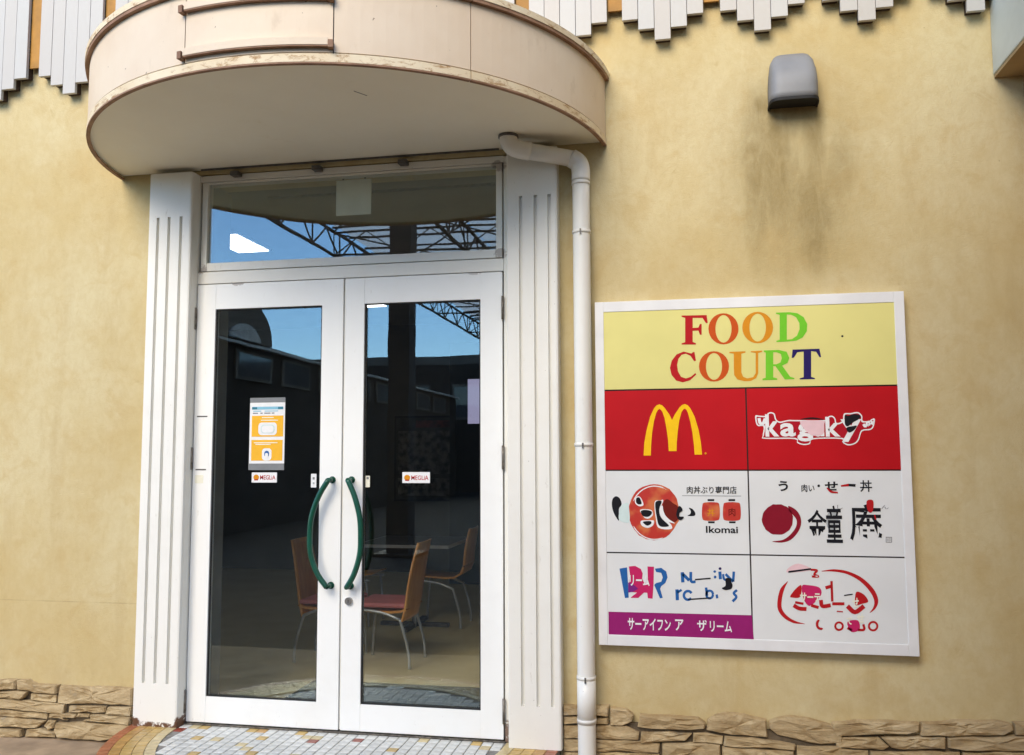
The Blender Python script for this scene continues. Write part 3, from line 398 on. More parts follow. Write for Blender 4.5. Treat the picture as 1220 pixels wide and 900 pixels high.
    (3, 'pale_mark', 'print_white', 3, [[(212, 660.3), (215.2, 664), (221.8, 665.7), (230.1, 666.2), (238, 666.2), (246.1, 666.1), (255, 665.3), (263.3, 663.6), (269.5, 660.7), (273.2, 656.1), (275.4, 650), (275.9, 643.6), (274.8, 637.8), (271.6, 632.5), (266.4, 627.3), (260.3, 623), (254.4, 620.4), (248.8, 619.5), (243, 620), (237.1, 622), (231.6, 625.9), (225.4, 633.2), (218.8, 643.1), (213.6, 653)]]),
    (3, 'pale_mark', 'print_white', 3, [[(216.9, 608.6), (225, 610.9), (237.1, 611.8), (249.8, 611.9), (260, 611.9), (267.2, 612.1), (273.1, 612.2), (277.4, 611.4), (280, 609.2), (280.7, 604.6), (279.8, 598.3), (277.4, 591.7), (273.9, 586.3), (268.8, 582), (262.3, 578.3), (255, 575.6), (247.9, 574.5), (240.3, 575.4), (232.2, 577.9), (224.8, 581.5), (219.4, 585.6), (215.9, 591), (213.7, 597.6), (213.7, 603.9)]]),
    (3, 'pale_mark', 'print_white', 3, [[(284.5, 701), (289.7, 708.5), (297.7, 710.5), (306.3, 709.9), (313.2, 709.8), (318.5, 711.5), (323.1, 713.1), (326.4, 713.1), (327.5, 709.9), (325.2, 702), (320.2, 690.5), (315.1, 678), (312.4, 666.8), (312.7, 657.7), (314.4, 649.4), (317.9, 641.3), (323.2, 632.5), (331.9, 622.6), (343.5, 612), (354.6, 601.8), (362.3, 592.9), (366.3, 585.4), (368.2, 578.7), (367, 573.5), (361.8, 570.1), (350, 568.5), (332.8, 568.4), (315.3, 570.4), (302.2, 575.1), (295.4, 582.9), (292, 593.2), (290.4, 606), (288.8, 620.8), (286.3, 640), (284, 663.2), (283, 685.2)]]),
    (3, 'dark_mark', 'print_black', 4, [[(195.7, 720.7), (198.6, 723.1), (202.6, 724.5), (206.7, 724.7), (210.2, 723.7), (212.9, 720.7), (215.2, 716.1), (217.1, 711), (218.6, 706.4), (219.8, 702.3), (220.8, 698.2), (221.1, 694.7), (220, 692), (217.1, 690.4), (212.7, 689.5), (207.9, 689.5), (203.9, 690.2), (200.6, 691.7), (197.6, 693.9), (195.2, 696.9), (193.7, 700.5), (193, 705.2), (193.2, 711.1), (194.1, 716.6)]]),
    (3, 'dark_mark', 'print_black', 4, [[(216, 655.7), (219.1, 658.9), (224.6, 661), (231.2, 662.3), (237.9, 662.8), (245.2, 662.5), (253.5, 661.3), (261.1, 659.5), (266.5, 657.3), (269.5, 654.4), (270.7, 650.9), (270.5, 647.2), (269.2, 643.5), (266.4, 639.5), (262.2, 635.2), (257.1, 631.4), (251.7, 629), (245.5, 628.2), (238.4, 628.6), (231.5, 630.1), (225.9, 632.8), (221.6, 637.5), (218, 644), (215.9, 650.6)]]),
    (3, 'dark_mark', 'print_black', 4, [[(225.5, 604.1), (231.6, 606.4), (242.7, 607.9), (254.6, 608.5), (262.8, 607.9), (266.4, 605.7), (267.7, 602.1), (267.2, 598.1), (265.4, 594.7), (262, 591.6), (256.7, 588.4), (250.8, 586.1), (245.2, 585.9), (238.9, 588.9), (231.8, 594.2), (226.4, 599.9)]]),
    (3, 'dark_mark', 'print_black', 4, [[(287.9, 698.2), (294, 706.1), (303.7, 709.3), (313.3, 708.9), (318.9, 705.8), (318.4, 699.4), (314.3, 689.3), (309.4, 677.7), (306.7, 666.8), (306.7, 656.7), (307.8, 646.4), (310.3, 636.3), (314.6, 626.7), (321.9, 617.2), (331.8, 607.9), (341.5, 599.4), (348.1, 592.8), (351.3, 588.3), (352.5, 585.4), (351.5, 583.7), (347.9, 582.5), (340.1, 581.2), (328.8, 580.2), (317.1, 580.7), (308.1, 583.8), (302.6, 589.6), (299.2, 597.5), (296.8, 607.9), (294.5, 620.8), (291.5, 638.9), (288.4, 661.3), (286.7, 682.8)]]),
    (3, 'dark_red_mark', 'print_darkred', 5, [[(327.4, 701.3), (331.1, 707.5), (335.9, 712.3), (341.6, 715.2), (347.6, 715.8), (354.2, 713.1), (361.5, 707.8), (368.8, 701.4), (375.6, 695.9), (382, 692.1), (388.3, 689), (393.8, 685.1), (398, 678.9), (401.1, 669.1), (403.2, 656.8), (403.9, 644.1), (402.7, 633.2), (399.1, 623.7), (393.5, 614.6), (386.7, 607.7), (379.5, 604.5), (371.6, 606.3), (362.6, 611.8), (353.7, 619.4), (345.9, 627), (338.9, 634.6), (332.5, 643), (327.2, 651.9), (323.8, 661.2), (322.5, 671.4), (322.9, 682.5), (324.7, 692.9)]]),
    (3, 'letter_stroke', 'print_white', 6, [[(313.3, 683.8), (312.6, 675.2), (311.7, 666.4), (311.3, 656.9), (312.5, 647), (316, 637.7), (320.7, 628.6), (326.7, 619.8), (334.4, 611.7), (345, 606.7), (356.3, 603.2), (367.7, 600.3), (378.6, 597.2), (380.1, 600.4), (370.5, 606.6), (360.7, 612.6), (352, 618.7), (345.6, 625), (340, 630.9), (335.4, 637.7), (331.7, 645), (328.9, 652.3), (326.6, 659.2), (325.4, 667), (324.6, 675.5), (323.6, 684.3)]]),
    (3, 'dark_mark', 'print_black', 6, [[(400.9, 681.7), (404.5, 683.6), (408.4, 682.2), (412, 679.1), (414.9, 676.1), (417.1, 673.1), (418.7, 669.4), (419.5, 665.5), (419.1, 661.9), (416.8, 659), (413, 656.3), (408.9, 653.6), (405.9, 650.4), (403.8, 646.2), (402.1, 641.3), (401.5, 636.6), (402.7, 633.2), (407.4, 631.8), (414.5, 631.8), (421.4, 631.7), (425.3, 630.6), (424.9, 627.4), (421.9, 623.1), (417.8, 618.9), (413.7, 616.3), (409.6, 615.2), (405, 615.1), (400.5, 616.3), (396.8, 618.9), (393.7, 623.5), (391, 629.6), (389.2, 636.8), (388.8, 644.5), (390.4, 654), (393.5, 665.1), (397.2, 675.2)]]),
    (3, 'dark_mark', 'print_black', 1, [[(449.9, 674.7), (452.8, 674.9), (457.8, 673.5), (463.5, 671.1), (468.4, 668), (472.3, 663.8), (476.1, 658.4), (479.2, 652.9), (480.9, 648.2), (481.3, 644.2), (480.7, 640.7), (478.7, 637.7), (475, 635.6), (467.9, 634.4), (458, 634.1), (448.8, 634.4), (443.4, 635.3), (443.8, 637), (447.9, 639.3), (453.1, 642.1), (456.6, 645.1), (458.1, 648.3), (459, 651.9), (459.1, 655.6), (458.6, 659.4), (456.5, 663.6), (453.2, 668.3), (450.4, 672.4)]]),
    (3, 'line', 'print_grey', 1, [[(418.9, 731.9), (701.3, 731.5), (701.4, 734.4), (419, 734.7)]]),
    (3, 'lantern', 'print_lantern', 1, [[(528.6, 700.8), (540.7, 702.3), (556.7, 702.9), (572.7, 702.5), (584.6, 701.2), (591, 699.4), (594.3, 697.1), (595.8, 693), (597, 685.9), (598.2, 673.7), (598.6, 657.6), (598.1, 641.6), (596.8, 629.4), (595.1, 622.3), (593.1, 618.2), (589.3, 615.8), (582.5, 614), (570.5, 612.4), (554.6, 611.8), (538.6, 612.1), (526.6, 613.4), (519.9, 615.1), (516.2, 617.4), (514.3, 621.5), (513, 628.6), (512.2, 640.8), (512.5, 657), (513.7, 673.1), (515.4, 685.4), (516.9, 692.5), (518.7, 696.6), (522.1, 699)]]),
    (3, 'lantern_cap', 'print_black', 1, [[(541.3, 717.4), (572.7, 717.6), (572.4, 707.9), (541.1, 707.7)]]),
    (3, 'lantern_cap', 'print_black', 1, [[(541.1, 609.6), (572.4, 609.9), (572.1, 600.8), (540.9, 600.5)]]),
    (3, 'lantern', 'print_lantern', 1, [[(628.5, 701.4), (640.5, 703), (656.3, 703.5), (672.2, 703.1), (684, 701.8), (690.4, 700.1), (693.6, 697.8), (695.1, 693.7), (696.3, 686.6), (697.4, 674.5), (697.8, 658.5), (697.3, 642.4), (695.9, 630.3), (694.3, 623.2), (692.3, 619.1), (688.5, 616.8), (681.7, 614.9), (669.8, 613.4), (654, 612.8), (638.3, 613.1), (626.4, 614.4), (619.7, 616.1), (616, 618.4), (614.2, 622.4), (612.9, 629.5), (612.1, 641.7), (612.5, 657.8), (613.6, 673.8), (615.4, 686.1), (616.9, 693.2), (618.6, 697.3), (622, 699.6)]]),
    (3, 'lantern_cap', 'print_black', 1, [[(641.2, 717.9), (672.2, 718.1), (672, 708.5), (640.9, 708.3)]]),
    (3, 'lantern_cap', 'print_black', 1, [[(640.7, 610.6), (671.7, 610.9), (671.5, 601.9), (640.5, 601.6)]]),
    (4, 'dot', 'print_black', 1, [[(1069.5, 783.4), (1068.1, 779.5), (1064.9, 777.1), (1061, 777.1), (1058, 779.5), (1056.9, 783.3), (1058.2, 787.2), (1061.4, 789.6), (1065.3, 789.6), (1068.4, 787.2)]]),
    (4, 'letter_stroke', 'print_red', 3, [[(1098.1, 772.5), (1101.8, 767.2), (1105.4, 761.6), (1109.9, 756), (1116, 751.3), (1124, 749.3), (1132.4, 748.7), (1140.8, 748.7), (1148.9, 748.4), (1149.7, 754.9), (1141.7, 756.1), (1133.5, 757.2), (1126.1, 758.6), (1120.4, 760.9), (1115.6, 763.3), (1111.1, 767), (1106.6, 771.6), (1101.9, 776.1)]]),
    (4, 'letter_stroke', 'print_red', 1, [[(1164.5, 779.1), (1201, 781.2), (1200, 794.1), (1163.9, 786.9)]]),
    (4, 'letter_stroke', 'print_black', 2, [[(1198.7, 781.8), (1229.7, 779.3), (1230.9, 792.3), (1199.8, 793.5)]]),
    (4, 'red_disc', 'print_maroon', 1, [[(939, 622.5), (937.5, 607.5), (935.4, 596), (929.3, 585), (921.7, 571.8), (910.9, 564), (899.8, 555.7), (886.6, 550), (873.4, 549.5), (859.8, 550), (845.4, 550.2), (835.3, 554), (824.5, 562.7), (811.9, 571.9), (807.4, 581.5), (800.1, 594.9), (795.8, 609), (794.3, 619.8), (798.2, 636.3), (801.3, 649.8), (806.8, 659.4), (816.9, 671.3), (825.6, 679.9), (839.8, 688), (849.1, 694.5), (862.2, 693.5), (877.4, 694.1), (889, 694), (903.2, 686.7), (913.1, 682.8), (924.6, 672.9), (931.8, 662.6), (937.1, 647.9), (940.5, 636.8)]]),
    (4, 'red_swoosh', 'print_maroon', 1, [[(920.1, 686.8), (926.2, 685.7), (935.7, 681.4), (946, 675.3), (954.5, 668.7), (960.9, 661.7), (966.5, 653.7), (971.1, 645.1), (974.4, 636.1), (976.5, 626.8), (977.4, 617), (977.2, 606.9), (975.7, 596.9), (972.8, 587), (968.7, 576.9), (963.4, 567), (957.4, 557.6), (950.4, 548.4), (942.5, 539.3), (933.8, 531.2), (924.7, 524.5), (914.9, 519.6), (904.5, 516), (893.7, 513.6), (883, 512.1), (870.1, 512), (855.7, 513.1), (844.1, 514.9), (839.8, 516.8), (846.1, 518.2), (859.8, 519.7), (876.1, 521.9), (889.8, 525.3), (899.9, 530.2), (909.1, 536.2), (917.5, 543.1), (925.5, 550.6), (933.3, 559), (940.7, 568.3), (947.1, 577.8), (952, 586.9), (955.1, 595.5), (956.8, 603.9), (957.1, 612), (956.2, 619.6), (953.3, 626.8), (948.8, 633.7), (943.7, 640), (939.2, 645.7), (935.4, 650.2), (931.7, 653.9), (928.4, 657.5), (925.7, 661.9), (922.8, 668.6), (919.9, 676.5), (918.5, 683.4)]]),
    (4, 'smudge', 'print_greyish', 1, [[(1147.8, 618.3), (1147.6, 614.5), (1147.2, 610.7), (1146.6, 606.9), (1145.9, 603.2), (1145, 599.7), (1144, 596.2), (1142.8, 592.8), (1141.4, 589.6), (1140, 586.6), (1138.4, 583.8), (1136.6, 581.2), (1134.9, 578.8), (1133, 576.7), (1131, 574.8), (1128.9, 573.1), (1126.8, 571.8), (1124.6, 570.8), (1122.4, 570), (1120.2, 569.5), (1118, 569.3), (1115.8, 569.4), (1113.7, 569.9), (1111.5, 570.6), (1109.4, 571.6), (1107.4, 572.9), (1105.4, 574.5), (1103.6, 576.3), (1101.8, 578.4), (1100.2, 580.7), (1098.6, 583.3), (1097.2, 586.1), (1096, 589.1), (1094.8, 592.3), (1093.9, 595.6), (1093.1, 599.1), (1092.4, 602.7), (1091.9, 606.3), (1091.6, 610.1), (1091.5, 613.9), (1091.5, 617.7), (1091.8, 621.5), (1092.2, 625.3), (1092.7, 629.1), (1093.4, 632.8), (1094.3, 636.4), (1095.4, 639.9), (1096.6, 643.3), (1097.9, 646.4), (1099.4, 649.4), (1101, 652.3), (1102.7, 654.9), (1104.5, 657.3), (1106.4, 659.4), (1108.4, 661.3), (1110.5, 663), (1112.6, 664.3), (1114.7, 665.3), (1117, 666.1), (1119.2, 666.6), (1121.4, 666.8), (1123.6, 666.6), (1125.8, 666.2), (1127.9, 665.4), (1130, 664.4), (1132, 663.1), (1134, 661.5), (1135.8, 659.7), (1137.6, 657.6), (1139.2, 655.2), (1140.8, 652.6), (1142.2, 649.8), (1143.4, 646.8), (1144.5, 643.7), (1145.5, 640.3), (1146.3, 636.9), (1146.9, 633.3), (1147.4, 629.6), (1147.7, 625.9), (1147.8, 622.1)]]),
    (4, 'red_smudge', 'print_red', 4, [[(1278.3, 713.3), (1284, 717.5), (1292.3, 719.5), (1300.6, 718.9), (1306.2, 715.4), (1308.1, 706.9), (1307.9, 694.4), (1306.4, 681.4), (1304.5, 671.4), (1302.1, 665), (1298.8, 660.4), (1295.1, 657.8), (1291.6, 657.1), (1288.1, 658.7), (1284.4, 662.5), (1281.1, 667.9), (1278.7, 674.5), (1277.1, 683.5), (1276, 694.8), (1276.2, 705.6)]]),
    (4, 'letter_stroke', 'print_red', 4, [[(1306.8, 648), (1312.1, 625.5), (1318, 627.3), (1312.8, 649.8)]]),
    (4, 'seal', 'print_grey', 1, [[(1356.6, 545.3), (1384.1, 545.7), (1383, 519.5), (1355.6, 519.1)], [(1359.5, 542.2), (1380.9, 542.4), (1380.1, 522.6), (1358.8, 522.3)]]),
    (5, 'band', 'print_purple', 1, [[(49.4, 162.2), (736.3, 165.3), (742.1, 52.5), (49.1, 49.9)]]),
    (5, 'letter', 'print_blue', 1, [[(106.4, 373.1), (144.1, 380.1), (150, 232.9), (131.2, 230.6)]]),
    (5, 'letter', 'print_magenta', 1, [[(152.3, 384.6), (183.7, 388.3), (211.5, 373.4), (220.4, 351.9), (216.9, 327.1), (225.9, 308.8), (244.4, 303.1), (244, 386.4), (275.7, 385.8), (272.3, 303.7), (266.1, 231), (243.2, 232.3), (240.6, 258.6), (225.1, 259.5), (196.7, 232.9), (159.3, 231.9), (162.5, 236.3), (190.9, 258.6), (156.7, 260.9), (152.9, 301), (158, 344.4)]]),
    (5, 'letter', 'print_violet', 2, [[(148, 307), (169.8, 301.3), (197.4, 277.3), (169.1, 261.2), (148.5, 257.6)]]),
    (5, 'letter', 'print_blue', 1, [[(279.8, 376.6), (310.8, 381), (335.1, 363.6), (340.8, 336), (329.2, 308.1), (309.2, 292.3), (304, 279.9), (315.5, 236), (301.9, 233.8), (275.3, 297.6), (284.7, 307.1), (309.6, 313.8), (317.4, 335.5), (310.4, 356.9), (285.7, 360.7)]]),
    (5, 'letter_stroke', 'print_blue', 1, [[(403.9, 361.4), (405.9, 312.4), (421.8, 313.8), (419.8, 362.8)]]),
    (5, 'letter_stroke', 'print_blue', 1, [[(409.4, 347.6), (439.3, 317.7), (449.9, 328.3), (420, 358.3)]]),
    (5, 'letter_stroke', 'print_blue', 1, [[(446.1, 364), (445.8, 352.1), (445.3, 339.4), (445.3, 327.4), (447.6, 317), (454.8, 310.4), (463.1, 309.6), (469.6, 310.6), (475, 310.9), (474.8, 324.3), (468.7, 323.9), (463, 323), (460.3, 322.8), (459.8, 323.3), (458.7, 329.1), (458.7, 339.7), (459.2, 352.3), (459.5, 364.3)]]),
    (5, 'letter_stroke', 'print_blue', 1, [[(583.8, 368.1), (586, 331.7), (600.4, 333.2), (598.3, 369.6)]]),
    (5, 'letter_stroke', 'print_blue', 1, [[(600.5, 355.9), (601.4, 349.6), (602.2, 342.7), (603.6, 335.6), (607.1, 329.1), (613.1, 325.1), (619.5, 323.5), (625.5, 322.8), (630.9, 321.8), (633.2, 332.6), (627.5, 333.6), (621.9, 334.3), (617.6, 335.2), (615.3, 336.6), (613.9, 339.5), (612.9, 344.8), (612.2, 351.5), (611.2, 358.1)]]),
    (5, 'letter_stroke', 'print_blue', 1, [[(613.5, 352.9), (648.6, 317.3), (657.3, 326), (622.2, 361.7)]]),
    (5, 'letter_stroke', 'print_blue', 1, [[(651.2, 370.5), (646.9, 321.9), (658.9, 321.4), (663.1, 370)]]),
    (5, 'letter_stroke', 'print_blue', 1, [[(376.5, 278.2), (377.9, 226.3), (393.8, 227.4), (392.4, 279.3)]]),
    (5, 'letter_stroke', 'print_blue', 1, [[(389.5, 259), (410, 273), (404.1, 282), (383.6, 268)]]),
    (5, 'letter_stroke', 'print_blue', 1, [[(447.7, 242.9), (446, 241.4), (444.5, 239.9), (443.3, 238.9), (442.3, 238.2), (441.2, 237.7), (439.8, 237.2), (438.4, 236.9), (437.1, 236.7), (435.7, 236.7), (434.3, 236.9), (433, 237.2), (431.7, 237.7), (430.5, 238.3), (429.3, 239), (428.1, 239.9), (427.1, 240.9), (426.3, 242), (425.5, 243.3), (424.8, 244.7), (424.3, 246.1), (423.9, 247.6), (423.7, 249.2), (423.6, 250.8), (423.7, 252.3), (423.9, 253.9), (424.3, 255.4), (424.9, 257), (425.5, 258.3), (426.3, 259.6), (427.2, 260.9), (428.3, 262.1), (429.4, 263), (430.5, 263.9), (431.8, 264.6), (433.2, 265.2), (434.5, 265.6), (435.8, 265.9), (437.2, 266), (438.6, 266), (439.9, 265.8), (441.2, 265.5), (442.5, 265), (443.8, 264.3), (444.9, 263.6), (445.7, 262.8), (446.7, 261.6), (447.9, 260), (449.2, 258.3), (458.9, 266.1), (457.7, 267.7), (456.4, 269.4), (454.8, 271.4), (452.7, 273.3), (450.3, 274.9), (447.9, 276.1), (445.4, 277.1), (442.8, 277.8), (440.1, 278.2), (437.4, 278.2), (434.6, 278), (431.9, 277.4), (429.3, 276.6), (426.7, 275.5), (424.3, 274.1), (422, 272.4), (419.9, 270.5), (418, 268.4), (416.3, 266.2), (414.8, 263.8), (413.6, 261.2), (412.6, 258.5), (411.9, 255.8), (411.5, 253), (411.4, 250.2), (411.5, 247.4), (411.9, 244.7), (412.6, 242), (413.5, 239.5), (414.7, 237), (416.2, 234.7), (417.9, 232.6), (419.8, 230.7), (421.9, 229), (424.1, 227.5), (426.5, 226.4), (429.1, 225.5), (431.7, 224.9), (434.4, 224.6), (437.2, 224.6), (439.9, 224.9), (442.6, 225.5), (445.2, 226.4), (447.9, 227.6), (450.3, 229.3), (452.4, 231), (454, 232.6), (455.6, 234)]]),
    (5, 'letter_stroke', 'print_blue', 1, [[(518, 290.4), (522, 251), (534, 252.8), (530.1, 292.2)]]),
    (5, 'letter_stroke', 'print_blue', 1, [[(550.5, 259.4), (550.2, 257.3), (549.9, 255.3), (549.5, 253.8), (549.2, 252.6), (548.6, 251.4), (547.8, 250.2), (546.9, 249.1), (546.1, 248.2), (545.1, 247.4), (544.1, 246.7), (543, 246.2), (542, 245.8), (541, 245.6), (539.9, 245.5), (538.8, 245.6), (537.8, 245.7), (536.8, 246), (535.8, 246.5), (534.7, 247.2), (533.9, 247.9), (533, 248.8), (532.2, 249.8), (531.5, 251), (530.9, 252.2), (530.5, 253.5), (530.2, 255), (530, 256.5), (529.9, 258), (530, 259.5), (530.3, 261), (530.7, 262.5), (531.2, 263.8), (531.8, 265.1), (532.6, 266.3), (533.5, 267.4), (534.3, 268.3), (535.3, 269.1), (536.3, 269.8), (537.4, 270.3), (538.4, 270.7), (539.4, 270.9), (540.5, 271), (541.6, 271), (542.6, 270.8), (543.6, 270.5), (544.6, 270), (545.7, 269.4), (546.5, 268.6), (547.4, 267.8), (548.2, 266.7), (548.9, 265.5), (549.4, 264.4), (549.8, 263.2), (550, 261.7), (550.2, 259.7), (550.5, 257.7), (561.3, 259.7), (561, 261.6), (560.8, 263.7), (560.4, 266.1), (559.6, 268.7), (558.5, 271), (557.3, 273.1), (555.8, 275.1), (554.1, 276.9), (552.2, 278.4), (550.1, 279.7), (547.9, 280.7), (545.6, 281.5), (543.2, 281.9), (540.7, 282), (538.3, 281.7), (535.9, 281.2), (533.5, 280.4), (531.2, 279.2), (529.1, 277.8), (527.1, 276.2), (525.4, 274.4), (523.8, 272.3), (522.4, 270.1), (521.3, 267.8), (520.3, 265.4), (519.7, 262.9), (519.2, 260.3), (519, 257.7), (519.1, 255.2), (519.4, 252.6), (520, 250.1), (520.8, 247.8), (521.8, 245.5), (523.1, 243.4), (524.6, 241.4), (526.3, 239.6), (528.2, 238.1), (530.3, 236.8), (532.5, 235.8), (534.8, 235.1), (537.2, 234.7), (539.6, 234.6), (542.1, 234.8), (544.5, 235.3), (546.9, 236.2), (549.1, 237.3), (551.3, 238.7), (553.2, 240.3), (555, 242.2), (556.6, 244.2), (558, 246.4), (559.1, 248.8), (560, 251.4), (560.5, 253.9), (560.9, 256), (561.2, 257.9)]]),
    (5, 'letter_stroke', 'print_blue', 1, [[(568, 258.1), (570.6, 240), (581.3, 242), (578.7, 260.1)]]),
    (5, 'letter_stroke', 'print_blue', 1, [[(666.1, 287.2), (661.8, 283.5), (656.8, 279.7), (651.8, 274.8), (648.5, 267.1), (651.3, 259.4), (656.1, 254.4), (659.5, 250.9), (660.1, 249.8), (658.7, 247.6), (654.5, 242.9), (648.8, 237.5), (643.4, 231.9), (651.7, 223.7), (656.9, 229.1), (662.8, 234.7), (668.3, 241), (671.9, 249), (669.8, 257.5), (664.9, 263), (661.2, 266.7), (660.5, 267.3), (661.1, 267.7), (664.2, 270.6), (669, 274.3), (673.6, 278.2)]]),
    (5, 'dot', 'print_navy', 1, [[(599.8, 383.1), (598.3, 379.1), (594.7, 376.6), (590.2, 376.5), (586.6, 378.9), (585.4, 382.8), (586.8, 386.7), (590.5, 389.2), (595, 389.3), (598.5, 387)]]),
    (5, 'dot', 'print_blue', 1, [[(573.6, 368.5), (571.5, 364.2), (566.8, 362.3), (562.1, 364), (560.3, 368.2), (562.3, 372.6), (567.1, 374.5), (571.7, 372.8)]]),
    (5, 'dot', 'print_blue', 1, [[(574.7, 342.4), (572.7, 337.2), (567.9, 334.9), (563.3, 336.9), (561.5, 342.1), (563.5, 347.3), (568.3, 349.5), (572.9, 347.5)]]),
    (5, 'line', 'print_black', 2, [[(472.3, 324.6), (547, 332.3), (546.6, 339), (471.9, 331.2)]]),
    (5, 'line', 'print_black', 2, [[(436.7, 228.5), (546, 238.7), (545.7, 245.3), (436.4, 235.2)]]),
    (5, 'dark_mark', 'print_black', 3, [[(617.3, 336), (622.2, 339.1), (629.2, 340), (636.3, 339.3), (641.3, 337.7), (643.4, 334.9), (643.8, 330.6), (643.6, 325.8), (643.9, 321.4), (645.4, 317.7), (647.3, 314.1), (648.9, 310.4), (649.5, 306.4), (649.3, 301.8), (648.4, 296.7), (646.4, 291.9), (643.1, 288.1), (637.5, 285.3), (630.2, 283.1), (622.6, 281.7), (616, 281.4), (610, 282.4), (604.2, 284.5), (599.9, 287.2), (598.2, 290), (600.6, 292.4), (606.2, 294.8), (612.3, 297.9), (616.5, 302.6), (617.4, 310.2), (616.5, 320), (615.9, 329.4)]]),
    (6, 'oval_stroke', 'print_red', 1, [[(905.3, 329.4), (897, 321.5), (888.4, 313.7), (879.9, 304.9), (872, 294.5), (866.9, 281.7), (862.8, 268.1), (859.5, 254.5), (857.2, 241.7), (855.7, 229.9), (854.9, 218.1), (855.3, 206.4), (857.6, 194.8), (862.3, 184), (868.5, 174), (876, 165), (884.6, 156.9), (894.4, 149.7), (905.3, 143.4), (916.9, 138.1), (928.9, 133.8), (941.4, 132), (954.1, 131.6), (966.6, 131.7), (979, 131.5), (979.3, 132.9), (967.4, 135.9), (955.4, 138.6), (943.9, 141.7), (933.4, 146), (923.1, 150.7), (913, 156.5), (903.8, 163), (896, 169.9), (889.3, 177.2), (883.6, 185.1), (879.2, 193.3), (876.3, 201.5), (874.7, 209.8), (874.4, 218.9), (875.1, 229), (876.5, 239.8), (878.3, 251.7), (881, 264.2), (884.4, 276.5), (888.4, 287.4), (891.8, 297.5), (896.6, 307.5), (902.1, 317.5), (907.5, 327.8)]]),
    (6, 'oval_stroke', 'print_red', 1, [[(1063, 378.9), (1076.7, 379.4), (1090.2, 380), (1103.7, 380.2), (1117.5, 379.3), (1132, 378.2), (1146.9, 376.2), (1161.9, 373.3), (1176.6, 368.9), (1191.3, 362.9), (1206.1, 355.6), (1220.4, 347.1), (1233.4, 337.8), (1245.5, 327.2), (1257.1, 315.1), (1267.4, 302.7), (1275.8, 290.9), (1282.6, 280.2), (1287.7, 269.6), (1291.3, 259.6), (1293.3, 250.6), (1294.2, 242.8), (1293.7, 235.2), (1291.9, 227.5), (1289.4, 220.2), (1286.3, 213.3), (1281.9, 206.7), (1276.6, 200), (1271.5, 193), (1272.8, 191.6), (1279.6, 196.6), (1286.6, 201.6), (1293.6, 207.4), (1299.7, 214.4), (1304.5, 222.8), (1308.6, 232), (1311.3, 242.5), (1311.9, 254.2), (1309.7, 266.1), (1305.7, 278.5), (1300, 291.1), (1292.5, 303.7), (1282.7, 316.3), (1271.1, 329.3), (1258, 341.7), (1244.2, 352.8), (1229.4, 362.1), (1213.6, 370.2), (1197.3, 377), (1181.3, 382.4), (1165.3, 386.4), (1149.3, 388.8), (1133.5, 390.1), (1118.3, 390.7), (1103.8, 389.4), (1089.9, 387.1), (1076.4, 384.3), (1062.8, 381.7)]]),
    (6, 'pale_mark', 'print_pink', 1, [[(911.1, 391.5), (919.1, 398), (930.5, 405.3), (943.6, 411.2), (957, 413.8), (972.1, 411.5), (989, 405.7), (1004.5, 398.9), (1015.2, 393.6), (1021.6, 390.3), (1025.1, 387.8), (1023.5, 385.5), (1014.8, 382.9), (993.7, 379), (962.7, 374.5), (931.7, 370.9), (910.5, 370.1), (902.1, 373), (901.4, 378.6), (905.3, 385.3)]]),
    (6, 'line', 'print_black', 2, [[(911, 369.4), (1015.5, 385.8), (1014.6, 394.2), (910.1, 377.9)]]),
    (6, 'letter_stroke', 'print_red', 2, [[(1013.1, 381.4), (1021.4, 381.1), (1030.2, 380.9), (1037, 380.4), (1038.1, 380.9), (1037.3, 382.8), (1032.6, 378.5), (1026.6, 372.8), (1023.3, 364.1), (1029.4, 357.7), (1037.4, 354.5), (1044, 352.3), (1044.6, 358.1), (1044.1, 359.3), (1036.4, 359.2), (1026.6, 359.5), (1017.6, 359.5), (1017, 349.6), (1026, 349.5), (1035.8, 349.3), (1044.3, 349.4), (1052.1, 352.4), (1048.2, 361.5), (1041.1, 363.9), (1034.3, 366.5), (1032.7, 366.8), (1033.8, 366.7), (1038.9, 371.3), (1044.7, 376.8), (1046.7, 386), (1039.4, 390.1), (1031.2, 390.9), (1022.2, 391), (1014, 391.4)]]),
    (6, 'red_mark', 'print_red', 1, [[(915.4, 259.8), (919.6, 267.3), (926.9, 277.3), (935.3, 287.6), (942.9, 296), (949.9, 303), (957.1, 309.3), (963.4, 313.3), (967.7, 313), (969.4, 306.2), (969.2, 294.5), (968, 281.8), (966.4, 271.8), (964.7, 265.2), (962.5, 260.2), (959.6, 256.5), (955.4, 253.8), (949.3, 252.2), (941.7, 251.9), (933.9, 252.3), (927.7, 253), (922.6, 253.5), (918.1, 254.1), (915.3, 255.9)]]),
    (6, 'red_mark', 'print_magenta', 1, [[(971, 308.8), (975.2, 314), (981.6, 315.4), (989.6, 314.6), (998.8, 313.7), (1010.2, 313), (1023.7, 311.5), (1036.7, 309.1), (1046.7, 305.6), (1053, 300.8), (1057.1, 294.7), (1059.1, 288), (1059.6, 281.2), (1058.5, 274.5), (1055.7, 267.6), (1051.2, 260.4), (1044.9, 252.6), (1035.9, 242.4), (1024.5, 230.4), (1012.7, 220.4), (1002.5, 216.1), (994.3, 219.2), (987, 227.5), (980.8, 238.8), (976.1, 250.8), (972.5, 264.9), (970.1, 281.6), (969.4, 297.4)]]),
